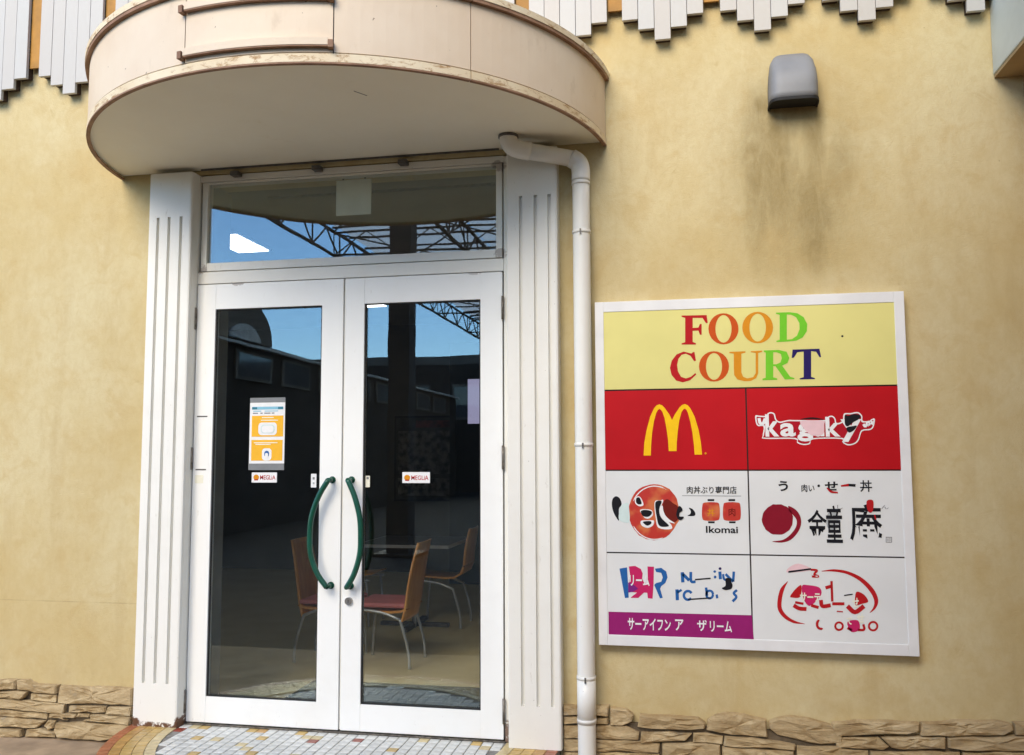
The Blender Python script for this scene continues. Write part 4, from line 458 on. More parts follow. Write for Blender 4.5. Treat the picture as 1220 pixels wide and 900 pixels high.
    (6, 'letter_stroke', 'print_red', 2, [[(925, 209.8), (930.6, 206.2), (936.2, 202.3), (942.9, 198.4), (951.1, 195.3), (960.2, 193.6), (969.5, 193), (978.6, 192.8), (987.4, 192.4), (989.2, 210.8), (980.3, 211.2), (971.3, 211.4), (963.3, 211.9), (956.7, 213.1), (951.4, 215.1), (946.4, 218.1), (941, 221.9), (935.2, 225.6)]]),
    (6, 'letter_stroke', 'print_red', 2, [[(936.3, 226.4), (974.1, 220.4), (976.4, 231.6), (938.6, 237.6)]]),
    (6, 'letter_stroke', 'print_red', 2, [[(1007.3, 213), (1041.3, 203.4), (1045.7, 217), (1011.7, 226.7)]]),
    (6, 'letter_stroke', 'print_red', 2, [[(1046.1, 244.4), (1046.8, 236.9), (1047.1, 228.3), (1048.9, 218.5), (1056.4, 209.6), (1067.7, 207.5), (1078.9, 209), (1089.7, 211.5), (1099.7, 213.3), (1097.6, 231.3), (1087.2, 229.4), (1076.7, 227), (1068.5, 225.8), (1065.4, 226), (1065.4, 226.5), (1064.8, 231.2), (1064.6, 239.1), (1063.9, 247.2)]]),
    (6, 'letter_stroke', 'print_red', 2, [[(1079.3, 295.4), (1103.5, 303), (1099.9, 317.9), (1075.6, 310.2)]]),
    (6, 'letter_stroke', 'print_red', 2, [[(1100.5, 334.9), (1100.6, 239.8), (1111.5, 240.5), (1111.4, 335.6)]]),
    (6, 'letter_stroke', 'print_red', 2, [[(1105.5, 222.5), (1159.9, 224), (1160.4, 238.1), (1106, 236.6)]]),
    (6, 'letter_stroke', 'print_red', 2, [[(1124.7, 192.2), (1151.8, 190.9), (1152.4, 196.5), (1125.3, 197.8)]]),
    (6, 'letter_stroke', 'print_red', 2, [[(1166, 213.1), (1173.9, 205.3), (1181.9, 196.1), (1192, 187.4), (1205.9, 183.4), (1220.3, 188), (1232.4, 196.8), (1243.3, 206.4), (1253.7, 214.9), (1241.8, 231.1), (1231.1, 222.3), (1220.5, 213), (1211.7, 206.4), (1206.6, 204.3), (1202.9, 205.9), (1196.6, 211.6), (1188.9, 220.4), (1180.7, 228.7)]]),
    (6, 'letter_stroke', 'print_red', 2, [[(1167.2, 114.3), (1187.1, 104.5), (1192.3, 114.7), (1172.4, 124.5)]]),
    (6, 'letter_stroke', 'print_red', 2, [[(1236, 137.6), (1237.3, 130.9), (1239.1, 124.2), (1239.8, 119.4), (1239.9, 118.5), (1238.2, 118), (1232.3, 117.6), (1224.5, 117.7), (1216.9, 117.5), (1216.5, 106.3), (1223.8, 106.5), (1231.9, 106.5), (1239.9, 107.2), (1247.5, 111.2), (1250.6, 119.5), (1249.6, 127.1), (1247.8, 134.2), (1246.6, 140.6)]]),
    (6, 'red_mark', 'print_red', 1, [[(1217.8, 288.7), (1224.5, 288.9), (1233.2, 286), (1242.2, 281.1), (1249.7, 275.5), (1256.1, 268.5), (1262.2, 259.8), (1266.4, 251.2), (1267.4, 244.5), (1264.1, 240.2), (1257.4, 237.4), (1249.3, 235.4), (1241.4, 233.3), (1233.4, 230.2), (1224.6, 226.7), (1216.5, 224.6), (1210.8, 225.4), (1207.9, 230.5), (1207.1, 238.7), (1207.6, 248.1), (1208.5, 256.9), (1209.5, 265.9), (1211, 275.6), (1213.6, 283.9)]]),
    (6, 'line', 'print_black', 2, [[(1160.5, 266.9), (1199.4, 273.5), (1198.8, 279), (1159.9, 272.4)]]),
    (6, 'smudge', 'print_magenta', 2, [[(1170.8, 147.4), (1179.2, 153.2), (1193.3, 157), (1208, 158.1), (1218.3, 155.8), (1223.6, 148.2), (1226.2, 136.2), (1226.2, 123.7), (1223.5, 114.2), (1216.7, 107.8), (1206.1, 103), (1194.9, 100.8), (1186, 102.5), (1179.2, 110.6), (1173.1, 123.7), (1169.6, 137.4)]]),
    (6, 'letter', 'print_red', 1, [[(1154.5, 127.3), (1152.9, 119.6), (1148.9, 112.7), (1142.9, 107.6), (1135.8, 104.7), (1128.2, 104.4), (1121.2, 106.8), (1115.6, 111.7), (1112, 118.3), (1111, 125.9), (1112.6, 133.6), (1116.6, 140.5), (1122.6, 145.7), (1129.8, 148.5), (1137.3, 148.8), (1144.3, 146.3), (1149.9, 141.5), (1153.4, 134.9)], [(1145, 127), (1144.1, 122.7), (1141.8, 118.8), (1138.5, 115.9), (1134.4, 114.3), (1130.2, 114.1), (1126.3, 115.5), (1123.1, 118.2), (1121.1, 121.9), (1120.5, 126.2), (1121.4, 130.5), (1123.7, 134.4), (1127, 137.3), (1131.1, 138.9), (1135.3, 139.1), (1139.3, 137.7), (1142.4, 135), (1144.4, 131.3)]]),
    (6, 'letter', 'print_red', 1, [[(1308, 132.2), (1306.3, 123.8), (1301.9, 116.4), (1295.5, 110.8), (1287.7, 107.6), (1279.6, 107.4), (1272.1, 110), (1266, 115.2), (1262.2, 122.4), (1261.1, 130.7), (1262.8, 139.1), (1267.2, 146.5), (1273.6, 152.2), (1281.4, 155.3), (1289.6, 155.6), (1297.1, 152.9), (1303.1, 147.7), (1306.9, 140.5)], [(1298.7, 131.9), (1297.6, 126.9), (1295, 122.4), (1291.1, 119), (1286.5, 117.2), (1281.6, 117), (1277.1, 118.6), (1273.4, 121.7), (1271.2, 126), (1270.5, 131), (1271.5, 136), (1274.2, 140.5), (1278, 143.9), (1282.7, 145.8), (1287.6, 145.9), (1292.1, 144.3), (1295.7, 141.2), (1298, 136.9)]]),
    (6, 'letter_stroke', 'print_red', 3, [[(1059.1, 116.1), (1057.3, 116.4), (1055.5, 116.7), (1053.9, 117.2), (1052.8, 118), (1052, 117.8), (1051, 117.7), (1050, 117.7), (1049.1, 117.7), (1048.2, 117.9), (1047.3, 118.2), (1046.3, 118.6), (1045.5, 119), (1044.6, 119.6), (1043.8, 120.2), (1043, 121), (1042.3, 121.8), (1041.6, 122.7), (1041, 123.7), (1040.4, 124.8), (1039.9, 126), (1039.6, 127.1), (1039.3, 128.4), (1039, 129.7), (1038.9, 131), (1038.9, 132.3), (1039, 133.7), (1039.1, 135.1), (1039.4, 136.4), (1039.7, 137.6), (1040.1, 138.9), (1040.7, 140.2), (1041.2, 141.3), (1041.9, 142.3), (1042.6, 143.4), (1043.4, 144.3), (1044.1, 145.1), (1044.2, 146.6), (1044.7, 148.3), (1045.5, 150), (1046.3, 151.9), (1045.3, 153.6), (1043.4, 153.7), (1041.5, 153.9), (1039.4, 153.7), (1037, 153.2), (1035.5, 151.6), (1034.1, 150), (1032.9, 148.2), (1031.8, 146.3), (1030.8, 144.4), (1029.9, 142.4), (1029.2, 140.3), (1028.7, 138.2), (1028.3, 136.1), (1028, 134), (1027.9, 131.8), (1028, 129.7), (1028.2, 127.5), (1028.5, 125.4), (1029, 123.4), (1029.6, 121.4), (1030.4, 119.5), (1031.4, 117.7), (1032.4, 115.9), (1033.6, 114.3), (1034.9, 112.8), (1036.4, 111.4), (1037.9, 110.2), (1039.6, 109.1), (1041.3, 108.2), (1043.2, 107.5), (1045.1, 107), (1047, 106.6), (1049, 106.4), (1051, 106.5), (1053, 106.7), (1055, 107.1), (1056.8, 108.9), (1058, 110.7), (1059, 112.5), (1059.9, 114.2)]]),
]
SIGN_TEXTS = [
    (2, 'k', 'print_white', 3, 823.9, 1020.6, 888.5, 1129.3, 0.028),
    (2, 'a', 'print_white', 3, 893.0, 1020.0, 964.9, 1085.6, 0.028),
    (2, 'g', 'print_white', 3, 972.2, 996.0, 1046.0, 1084.8, 0.028),
    (2, 'u', 'print_white', 3, 1046.4, 1018.9, 1097.0, 1081.4, 0.028),
    (2, 'k', 'print_white', 3, 1103.6, 1018.4, 1170.6, 1113.6, 0.028),
    (2, 'y', 'print_white', 3, 1172.5, 992.5, 1267.5, 1101.0, 0.028),
    (3, '肉丼ぶり専門店', 'print_black', 2, 442.1, 743.7, 680.0, 779.5, 0.012),
    (3, '丼', 'print_orange', 2, 538.2, 634.6, 574.5, 671.5, 0.012),
    (3, '肉', 'print_darkred', 2, 639.6, 635.5, 671.7, 675.1, 0.012),
    (3, 'Ikomai', 'print_black', 2, 529.6, 553.3, 681.7, 587.1, 0.02),
    (4, 'う', 'print_black', 2, 877.0, 757.2, 921.7, 806.7, 0.03),
    (4, '肉い', 'print_black', 2, 983.1, 754.3, 1043.3, 790.5, 0.015),
    (4, 'せ', 'print_black', 2, 1090.8, 761.3, 1150.4, 803.8, 0.03),
    (4, '丼', 'print_black', 2, 1250.0, 755.4, 1304.4, 810.6, 0.012),
    (4, '金', 'print_black', 2, 1006.1, 532.7, 1094.1, 669.5, 0.012),
    (4, '童', 'print_black', 3, 1091.0, 514.4, 1164.1, 690.9, 0.012),
    (4, '庵', 'print_black', 2, 1197.2, 526.1, 1343.3, 697.1, 0.012),
    (4, 'し', 'print_grey', 2, 1143.8, 673.5, 1168.8, 693.0, 0),
    (4, 'ん', 'print_grey', 2, 1341.8, 675.1, 1374.3, 694.4, 0),
    (4, '印', 'print_grey', 2, 1362.2, 524.4, 1378.0, 539.7, 0),
    (5, 'サーアイフン', 'print_white', 2, 143.6, 77.4, 351.7, 136.1, 0.02),
    (5, 'ア', 'print_white', 2, 373.1, 82.1, 412.7, 135.6, 0.02),
    (5, 'ザ', 'print_white', 2, 477.6, 83.3, 523.5, 135.3, 0.02),
    (5, 'リーム', 'print_white', 2, 537.9, 81.4, 641.5, 133.2, 0.02),
    (5, 'リーム', 'print_white', 3, 155.7, 291.0, 252.8, 344.2, 0.02),
    (6, 'サーテ', 'print_cream', 4, 961.0, 236.0, 1053.4, 278.5, 0.03),
    (6, 'せ', 'print_cream', 4, 1195.7, 216.3, 1224.7, 260.5, 0.03),
    (6, 'て', 'print_cream', 4, 1167.5, 135.7, 1191.2, 168.6, 0.03),
    (6, 'せ', 'print_cream', 4, 1213.3, 145.7, 1245.7, 187.6, 0.03),
]
STONES = [
    [(-1.166, 0.186), (-1.03, 0.195), (-1.026, 0.146), (-1.163, 0.133)],
    [(-1.023, 0.194), (-0.963, 0.197), (-0.944, 0.186), (-0.909, 0.175), (-0.769, 0.176), (-0.768, 0.132), (-0.907, 0.131), (-0.938, 0.142), (-1.02, 0.145)],
    [(-1.162, 0.125), (-1.027, 0.137), (-0.948, 0.136), (-0.969, 0.105), (-0.98, 0.095), (-1.161, 0.095)],
    [(-0.929, 0.125), (-0.77, 0.126), (-0.77, 0.086), (-0.868, 0.087), (-0.931, 0.094)],
    [(-0.754, 0.174), (-0.306, 0.18), (-0.301, 0.09), (-0.495, 0.089), (-0.709, 0.079), (-0.764, 0.082), (-0.759, 0.131)],
    [(-1.16, 0.087), (-0.935, 0.088), (-0.771, 0.08), (-0.713, 0.075), (-0.714, 0.029), (-0.924, 0.031), (-1.158, 0.037)],
    [(-0.683, 0.07), (-0.455, 0.079), (-0.458, 0.048), (-0.522, 0.041), (-0.685, 0.039)],
    [(-0.441, 0.078), (-0.302, 0.083), (-0.302, 0.037), (-0.45, 0.042)],
    [(-1.157, 0.029), (-0.931, 0.023), (-0.824, 0.022), (-0.825, -0.008), (-0.96, -0.009), (-1.155, -0.003)],
    [(-0.806, 0.024), (-0.637, 0.029), (-0.64, 0.01), (-0.724, 0.005), (-0.694, -0.008), (-0.808, 0.002)],
    [(-0.63, 0.033), (-0.558, 0.031), (-0.553, 0.016), (-0.6, 0.012), (-0.637, 0.013)],
    [(-0.547, 0.031), (-0.301, 0.031), (-0.301, -0.008), (-0.592, -0.002), (-0.546, 0.009)],
    [(-1.155, -0.012), (-0.959, -0.015), (-0.829, -0.018), (-0.854, -0.035), (-0.883, -0.058), (-0.957, -0.064), (-1.062, -0.06), (-1.152, -0.068)],
    [(-0.818, -0.016), (-0.771, -0.016), (-0.776, -0.053), (-0.808, -0.068), (-0.839, -0.047)],
    [(-0.759, -0.024), (-0.592, -0.013), (-0.448, -0.017), (-0.302, -0.013), (-0.3, -0.071), (-0.48, -0.105), (-0.646, -0.105), (-0.748, -0.098), (-0.772, -0.071)],
    [(-1.151, -0.076), (-0.979, -0.073), (-0.969, -0.107), (-1.149, -0.12)],
    [(-0.945, -0.071), (-0.861, -0.06), (-0.808, -0.073), (-0.771, -0.078), (-0.766, -0.103), (-0.955, -0.108)],
    [(2.083, 0.206), (2.308, 0.215), (2.304, 0.167), (2.083, 0.162)],
    [(2.083, 0.154), (2.304, 0.159), (2.304, 0.128), (2.082, 0.118)],
    [(2.315, 0.205), (2.394, 0.201), (2.428, 0.176), (2.418, 0.146), (2.372, 0.122), (2.312, 0.124)],
    [(2.458, 0.178), (2.602, 0.18), (2.739, 0.176), (2.773, 0.155), (2.769, 0.133), (2.64, 0.119), (2.512, 0.117), (2.447, 0.124)],
    [(2.082, 0.11), (2.392, 0.121), (2.454, 0.095), (2.449, 0.06), (2.082, 0.049)],
    [(2.464, 0.097), (2.601, 0.108), (2.706, 0.104), (2.678, 0.073), (2.459, 0.05)],
    [(2.714, 0.104), (2.772, 0.11), (2.853, 0.097), (2.851, 0.062), (2.775, 0.062), (2.711, 0.064)],
    [(2.783, 0.17), (2.827, 0.196), (2.875, 0.207), (2.952, 0.203), (3.056, 0.184), (3.06, 0.108), (2.95, 0.11), (2.835, 0.115), (2.777, 0.126)],
    [(2.861, 0.099), (2.987, 0.1), (3.119, 0.088), (3.186, 0.078), (3.184, 0.057), (3.024, 0.057), (2.854, 0.059)],
    [(2.082, 0.043), (2.271, 0.049), (2.501, 0.053), (2.552, 0.047), (2.55, 0.007), (2.081, -0.012)],
    [(2.565, 0.05), (2.707, 0.06), (2.838, 0.058), (2.84, 0.001), (2.564, -0.016)],
    [(2.848, 0.051), (3.179, 0.049), (3.177, -0.017), (2.846, -0.028)],
    [(2.081, -0.02), (2.549, -0.001), (2.553, -0.055), (2.081, -0.079)],
    [(3.07, 0.175), (3.108, 0.194), (3.17, 0.206), (3.254, 0.199), (3.391, 0.164), (3.4, 0.155), (3.398, 0.099), (3.305, 0.086), (3.195, 0.102), (3.106, 0.12), (3.069, 0.147)],
    [(3.194, 0.073), (3.397, 0.08), (3.396, 0.033), (3.192, 0.021)],
    [(3.359, 0.186), (3.471, 0.202), (3.61, 0.207), (3.739, 0.205), (3.736, 0.172), (3.689, 0.157), (3.592, 0.152), (3.494, 0.141), (3.37, 0.131), (3.354, 0.147)],
    [(3.749, 0.206), (3.899, 0.224), (4.071, 0.231), (4.133, 0.222), (4.139, 0.198), (4.1, 0.175), (3.975, 0.164), (3.872, 0.155), (3.743, 0.152)],
    [(4.145, 0.227), (4.264, 0.241), (4.261, 0.18), (4.146, 0.178)],
    [(3.365, 0.12), (3.559, 0.133), (3.606, 0.094), (3.581, 0.076), (3.475, 0.074), (3.372, 0.079)],
    [(3.571, 0.133), (3.848, 0.149), (3.847, 0.1), (3.654, 0.085), (3.614, 0.091)],
    [(3.857, 0.147), (4.084, 0.165), (4.261, 0.172), (4.258, 0.119), (4.119, 0.105), (3.925, 0.1), (3.858, 0.106)],
    [(3.193, 0.071), (3.343, 0.071), (3.511, 0.068), (3.511, 0.001), (3.19, -0.018)],
    [(3.522, 0.067), (3.908, 0.087), (3.909, 0.026), (3.519, 0.002)],
    [(3.92, 0.089), (4.257, 0.105), (4.254, 0.047), (3.917, 0.026)],
]

# ---------------------------------------------------------------- ground
GROUND = -.12
bm = bmesh.new(); box(bm, -60, 60, -90, 30, GROUND-.3, GROUND); struct(obj('ground', bm, 'asphalt'))
bm = bmesh.new(); box(bm, -14, 14, -2.3, .3, GROUND+.001, GROUND+.005); struct(obj('pavement', bm, 'pavement_concrete'))

# ---------------------------------------------------------------- facade wall
DX0, DX1 = -.035, 1.81                     # opening for the doors
bld = thing('shop_building', 'mustard stucco shop building wall with the food court entrance', 'building', (0, 0, GROUND))
WT = .34
bm = bmesh.new()
box(bm, -9, DX0, 0, WT, GROUND-.1, 7); box(bm, DX1, 7.5, 0, WT, GROUND-.1, 7); box(bm, DX0, DX1, 0, WT, 3.06, 7)
obj('facade_wall', bm, 'stucco', bld)
boxobj('roof', (-9.1, 7.6, .02, 9, 7.0, 7.2), 'far_wall', bld)
boxobj('shade_wing', (4.345, 5.2, -2.6, -.002, GROUND-.1, 7), 'wing_stucco', bld)  # wing added out of view to darken the wall's right end

# ---------------------------------------------------------------- stone plinth
pl = thing('stone_plinth', 'low ledge of rough split sandstone along the foot of the stucco wall', 'plinth', (0, -.03, GROUND))
for a, b in ((-9, -.285), (2.085, 4.34)):
    boxobj('mortar_bed', (a, b, -.018, -.001, GROUND-.05, .135), 'mortar', pl)
def stone(poly, depth):
    n = len(poly); pts = []
    for i in range(n):
        a, b = Vector(poly[i]), Vector(poly[(i+1) % n]); L = (b-a).length; k = max(1, int(L/.05))
        for j in range(k):
            q = a.lerp(b, j/k)
            if j: q += Vector((random.uniform(-.003, .003), random.uniform(-.004, .004)))
            pts.append(q)
    c = sum(pts, Vector((0, 0)))/len(pts)
    bm = bmesh.new(); rings = []
    tilt = random.uniform(-.10, .10)
    for ins, y, jit in ((0, -.004, 0), (0, -.82, .003), (.07, -.98, .005), (.5, -1.0, .010)):
        ring = []
        for q in pts:
            d = c-q; w = min(1, ins*.06/max(d.length, .01)*1.6) if ins < .4 else ins
            v = q + d*w
            ring.append(bm.verts.new((v.x, y*depth + random.uniform(-jit, jit) + tilt*(v.y-c.y)*(-y), v.y)))
        rings.append(ring)
    m = len(pts)
    for a, b in zip(rings, rings[1:]):
        for k in range(m): bm.faces.new((a[k], a[(k+1) % m], b[(k+1) % m], b[k]))
    cv = bm.verts.new((c.x, -depth*1.02, c.y))
    for k in range(m): bm.faces.new((rings[-1][k], rings[-1][(k+1) % m], cv))
    return obj('stone', bm, 'sandstone', pl)
for poly in STONES:
    poly = [(x, z) for x, z in poly]
    stone(poly, random.uniform(.036, .056))
# courses that carry on beside and below the traced ones
def course(x0, x1, z0, z1):
    x = x0
    while x < x1-.02:
        w = min(random.uniform(.16, .42), x1-x)
        if x1-x-w < .08: w = x1-x
        j = lambda: random.uniform(-.006, .006)
        stone([(x+.004, z0+.004+j()), (x+w-.006, z0+.004+j()), (x+w-.006+j(), z1-.004+j()), (x+w*.5, z1-.003+j()), (x+.004+j(), z1-.004+j())], random.uniform(.04, .06))
        x += w
for z0, z1 in ((-.12, -.06), (-.06, .0), (.0, .07), (.07, .13), (.13, .185)): course(-3.2, -1.185, z0, z1)
for z0, z1 in ((-.12, -.06), (-.06, -.022)): course(2.09, 4.3, z0, z1)
course(4.27, 4.343, -.02, .05); course(4.27, 4.343, .05, .11); course(4.27, 4.343, .115, .18); course(4.275, 4.343, .18, .235)

# ---------------------------------------------------------------- tiled step
SC = (.89, 0.0)
step = bpy.data.objects.new('entrance_step', None); COL.objects.link(step); step.location = (SC[0], 0, GROUND); struct(step)
step['label'] = 'half-round mosaic tiled step in front of the white doors'
bm = bmesh.new()
RO = 1.172
prism(bm, [(SC[0]+RO*math.cos(math.pi*k/64), -RO*math.sin(math.pi*k/64)+(.03 if k in (0, 64) else 0)) for k in range(65)], 'z', GROUND-.05, -.005)
obj('step_base', bm, 'grout', step)
TP = .0555
tile_mesh = {}
def square_tile(mat):
    if mat not in tile_mesh:
        b = bmesh.new(); g = TP-.0045; box(b, -g/2, g/2, -g/2, g/2, -.006, 0, 0); 
        es = [e for e in b.edges if all(v.co.z > -.001 for v in e.verts)]
        bmesh.ops.bevel(b, geom=es, offset=.002, segments=1, affect='EDGES')
        bmesh.ops.recalc_face_normals(b, faces=b.faces)
        me = bpy.data.meshes.new('tile'); b.to_mesh(me); b.free(); me.materials.append(MATS[mat]); tile_mesh[mat] = me
    return tile_mesh[mat]
def add_piece(me, x, y, z):
    o = bpy.data.objects.new('tile', me); COL.objects.link(o); o.parent = step
    o.location = Vector((x, y, z)) - step.location; return o
rt = random.Random(8)
cells = []
n = 16
for j in range(0, 17):
    for i in range(-n, n):
        x, y = SC[0] + (i+.5)*TP, -.012 - (j+.5)*TP
        far = math.hypot(abs(x-SC[0])+TP/2, abs(y)+TP/2)
        if far < .905: cells.append((x, y))
rest = bmesh.new(); nobj = 0
for x, y in cells:
    u = rt.random(); m = 'tile_white'
    if u < .017: m = 'tile_red'
    elif u < .05: m = 'tile_orange'
    elif u < .095: m = 'tile_yellow'
    elif u < .13: m = 'tile_pale'
    z = rt.uniform(-.0007, .0007)
    if y > -.47: add_piece(square_tile(m), x, y, z); nobj += 1
    else:
        g = TP-.0045; box(rest, x-g/2, x+g/2, y-g/2, y+g/2, -.006, 0)
o = obj('tile_field', rest, 'tile_white', step); o['kind'] = 'stuff'
ring_mats = ['tile_pale', 'tile_yellow', 'tile_amber', 'tile_orange', 'tile_vermilion']
ring_rest = {}
for k in range(5):
    r0, r1 = .895 + k*TP + .002, .895 + (k+1)*TP - .0015
    da = .0555/r1*1.0
    nseg = int(math.pi/da)
    da = math.pi/nseg
    for s in range(nseg):
        a0, a1 = math.pi + s*da + .0022, math.pi + (s+1)*da - .0022
        b = bmesh.new(); q = []
        for a in (a0, (a0+a1)/2, a1): q.append((SC[0]+r0*math.cos(a), r0*math.sin(a)))
        for a in (a1, (a0+a1)/2, a0): q.append((SC[0]+r1*math.cos(a), r1*math.sin(a)))
        vis = s < 9
        tgt = b if vis else ring_rest.setdefault(k, bmesh.new())
        prism(tgt, q, 'z', -.006, rt.uniform(-.0006, .0006))
        if vis:
            obj('tile', b, ring_mats[k], step)
        else: b.free()
for k, b in ring_rest.items():
    o = obj('tile_ring', b, ring_mats[k], step); o['kind'] = 'stuff'

# ---------------------------------------------------------------- pilasters
def pilaster(x0, x1, label, grooves, zg0, zg1):
    p = thing('pilaster', label, 'pilaster', ((x0+x1)/2, -.04, GROUND), 'fluted pilasters beside the doors')
    F, B = -.08, .03
    prof = [(x0, B), (x0, F+.004), (x0+.004, F)]
    for g in grooves:
        prof += [(g-.009, F), (g-.007, F+.022), (g+.007, F+.022), (g+.009, F)]
    prof += [(x1-.012, F), (x1-.004, F+.003), (x1, F+.012), (x1, B)]
    bm = bmesh.new(); prism(bm, prof, 'z', zg0, zg1); obj('fluted_shaft', bm, 'pilaster_paint', p)
    cap = [(x0, B), (x0, F+.004), (x0+.004, F), (x1-.012, F), (x1-.004, F+.003), (x1, F+.012), (x1, B)]
    bm = bmesh.new(); prism(bm, cap, 'z', zg1, 3.056); obj('head_block', bm, 'pilaster_paint', p)
    bm = bmesh.new(); prism(bm, cap, 'z', 0.001 if x0 > 0 else -.006, zg0); obj('foot_block', bm, 'pilaster_paint', p)
    return p
pilaster(-.265, .0, 'white fluted pilaster beside the hinges of the poster door, foot rusted', (-.207, -.138, -.064), .225, 2.80)
pilaster(1.812, 2.079, 'white fluted pilaster between the unpostered door and the downpipe', (1.885, 1.963, 2.036), .205, 2.80)

# ---------------------------------------------------------------- double door
dr = thing('double_door', 'white double door with tall glass panes, transom light and green bow handles', 'door', (.887, .02, 0))
def framed(name, x0, x1, z0, z1, y0, y1, parent, mat='frame_paint', bev=.002):
    return boxobj(name, (x0, x1, y0, y1, z0, z1), mat, parent, bev)
framed('frame_jamb', -.034, -.003, .0, 3.05, .004, .12, dr); framed('frame_jamb', 1.778, 1.809, .0, 3.05, .004, .12, dr)
framed('frame_head', -.002, 1.777, 3.018, 3.054, .006, .12, dr)
framed('transom_bar', -.002, 1.777, 2.424, 2.492, .002, .12, dr)
# transom light
tl = dr
framed('transom_stile', .012, .046, 2.499, 3.014, .010, .07, dr); framed('transom_stile', 1.735, 1.769, 2.499, 3.014, .010, .07, dr)
framed('transom_rail', .047, 1.734, 2.499, 2.545, .011, .07, dr); framed('transom_rail', .047, 1.734, 3.006, 3.0155, .011, .07, dr)
boxobj('transom_pane', (.047, 1.734, .030, .036, 2.546, 3.005), 'window_glass', dr)
for x in (.21, .70, 1.20): boxobj('clip', (x, x+.05, -.045, .003, 3.032, 3.056), 'rail_metal', dr, .002)
framed('threshold', -.002, 1.777, .0005, .006, -.01, .12, dr, 'hinge_metal', 0)
# inner lining of the opening
framed('reveal_lining', -.034, -.004, .0, 3.05, .121, .365, dr, 'room_jamb', 0); framed('reveal_lining', 1.779, 1.809, .0, 3.05, .121, .365, dr, 'room_jamb', 0)
def leaf(x0, x1, gx0, gx1, side):
    bm = bmesh.new()
    Z0, Z1, g0, g1, ya, yb = .012, 2.419, .149, 2.276, 0.0, .045
    # one welded frame: stiles and rails
    box(bm, x0, gx0, ya, yb, Z0, Z1, .002); box(bm, gx1, x1, ya, yb, Z0, Z1, .002)
    box(bm, gx0, gx1, ya+.001, yb-.001, Z0, g0, .001); box(bm, gx0, gx1, ya+.001, yb-.001, g1, Z1, .001)
    f = obj('door_leaf', bm, 'door_paint', dr)
    b2 = bmesh.new()
    for a in ((gx0+.0005, gx0+.007, g0+.0005, g1-.0005), (gx1-.007, gx1-.0005, g0+.0005, g1-.0005), (gx0+.0075, gx1-.0075, g0+.0005, g0+.007), (gx0+.0075, gx1-.0075, g1-.007, g1-.0005)):
        box(b2, a[0], a[1], ya+.008, ya+.018, a[2], a[3])
    obj('glazing_bead', b2, 'rubber_black', f)
    boxobj('glass_pane', (gx0, gx1, .020, .026, g0, g1), 'window_glass', f)
    hx = x0-.004 if side < 0 else x1+.004
    for z in (2.225, 1.437, .12 if side < 0 else .155):
        b3 = bmesh.new(); tube(b3, [(hx, -.010, z-.062), (hx, -.010, z+.062)], .0075, 8); box(b3, hx-.004, hx+.004, -.008, .003, z-.055, z+.055)
        obj('hinge', b3, 'hinge_metal', f)
    # bow handle
    s = side
    xe = .832 if s < 0 else .942; xm = .733 if s < 0 else 1.018
    pts = smooth_path([(xe, -.058, 1.322), (xe+(xm-xe)*.52, -.060, 1.235), (xm-(xm-xe)*.10, -.060, 1.13), (xm, -.060, 1.03), (xm-(xm-xe)*.06, -.060, .93), (xe+(xm-xe)*.55, -.060, .83), (xe, -.058, .757)], 7)
    b4 = bmesh.new(); tube(b4, pts, .0148, 12)
    for z in (1.320, .760):
        tube(b4, [(xe, -.062, z), (xe, .004, z)], .0125, 10); tube(b4, [(xe, -.006, z), (xe, .003, z)], .019, 12)
    obj('handle', b4, 'green_pull', f)
    return f
L = leaf(.004, .881, .118, .757, -1)
Rr = leaf(.893, 1.770, 1.003, 1.651, 1)
boxobj('meeting_strip', (.8835, .8905, .012, .040, .013, 2.418), 'frame_paint', L)
bm = bmesh.new(); tube(bm, [(.935, -.014, .681), (.935, .003, .681)], .020, 16); obj('lock', bm, 'lock_metal', Rr)
boxobj('keyhole', (.9335, .9365, -.0155, -.0135, .673, .689), 'rubber_black', Rr)
for z in (1.671, 1.375): boxobj('slot', (.022, .085, -.0015, .002, z-.003, z+.004), 'rail_metal', L)
boxobj('tape_patch', (.020, .07, -.001, .002, 1.30, 1.345), 'print_cream', L)

# ---------------------------------------------------------------- stickers on the glass
def flat(name, x0, x1, z0, z1, y, mat, parent, th=.0006): return boxobj(name, (x0, x1, y-th, y, z0, z1), mat, parent)
GY = .0195
ps = thing('poster', 'white and orange notice poster taped to the glass door pane', 'poster', (.436, GY, 1.405))
flat('sheet', .332, .541, 1.408, 1.745, GY, 'print_white', ps)
flat('tape', .331, .542, 1.746, 1.772, GY, 'print_tape', ps); flat('tape', .329, .541, 1.372, 1.407, GY, 'print_tape', ps)
y2 = GY-.001
flat('heading_bar', .345, .530, 1.706, 1.722, y2, 'print_cyan', ps); flat('heading_bar', .345, .375, 1.708, 1.720, y2-.0008, 'print_teal', ps); flat('heading_bar', .500, .530, 1.708, 1.720, y2-.0008, 'print_teal', ps)
for a, b in ((.350, .380), (.395, .408), (.418, .455), (.462, .478)): flat('text_line', a, b, 1.683, 1.689, y2, 'print_grey', ps)
flat('text_line', .352, .40, 1.695, 1.700, y2, 'print_cyan', ps); flat('text_line', .42, .50, 1.695, 1.700, y2, 'print_cyan', ps)
flat('colour_box', .345, .532, 1.556, 1.672, y2, 'print_sun', ps); flat('colour_box', .345, .530, 1.424, 1.538, y2, 'print_sun', ps)
for a, b, z in ((.405, .475, 1.659), (.40, .50, 1.644), (.36, .50, 1.52), (.37, .46, 1.511)): flat('text_line', a, b, z, z+.005, y2-.0008, 'print_cream', ps)
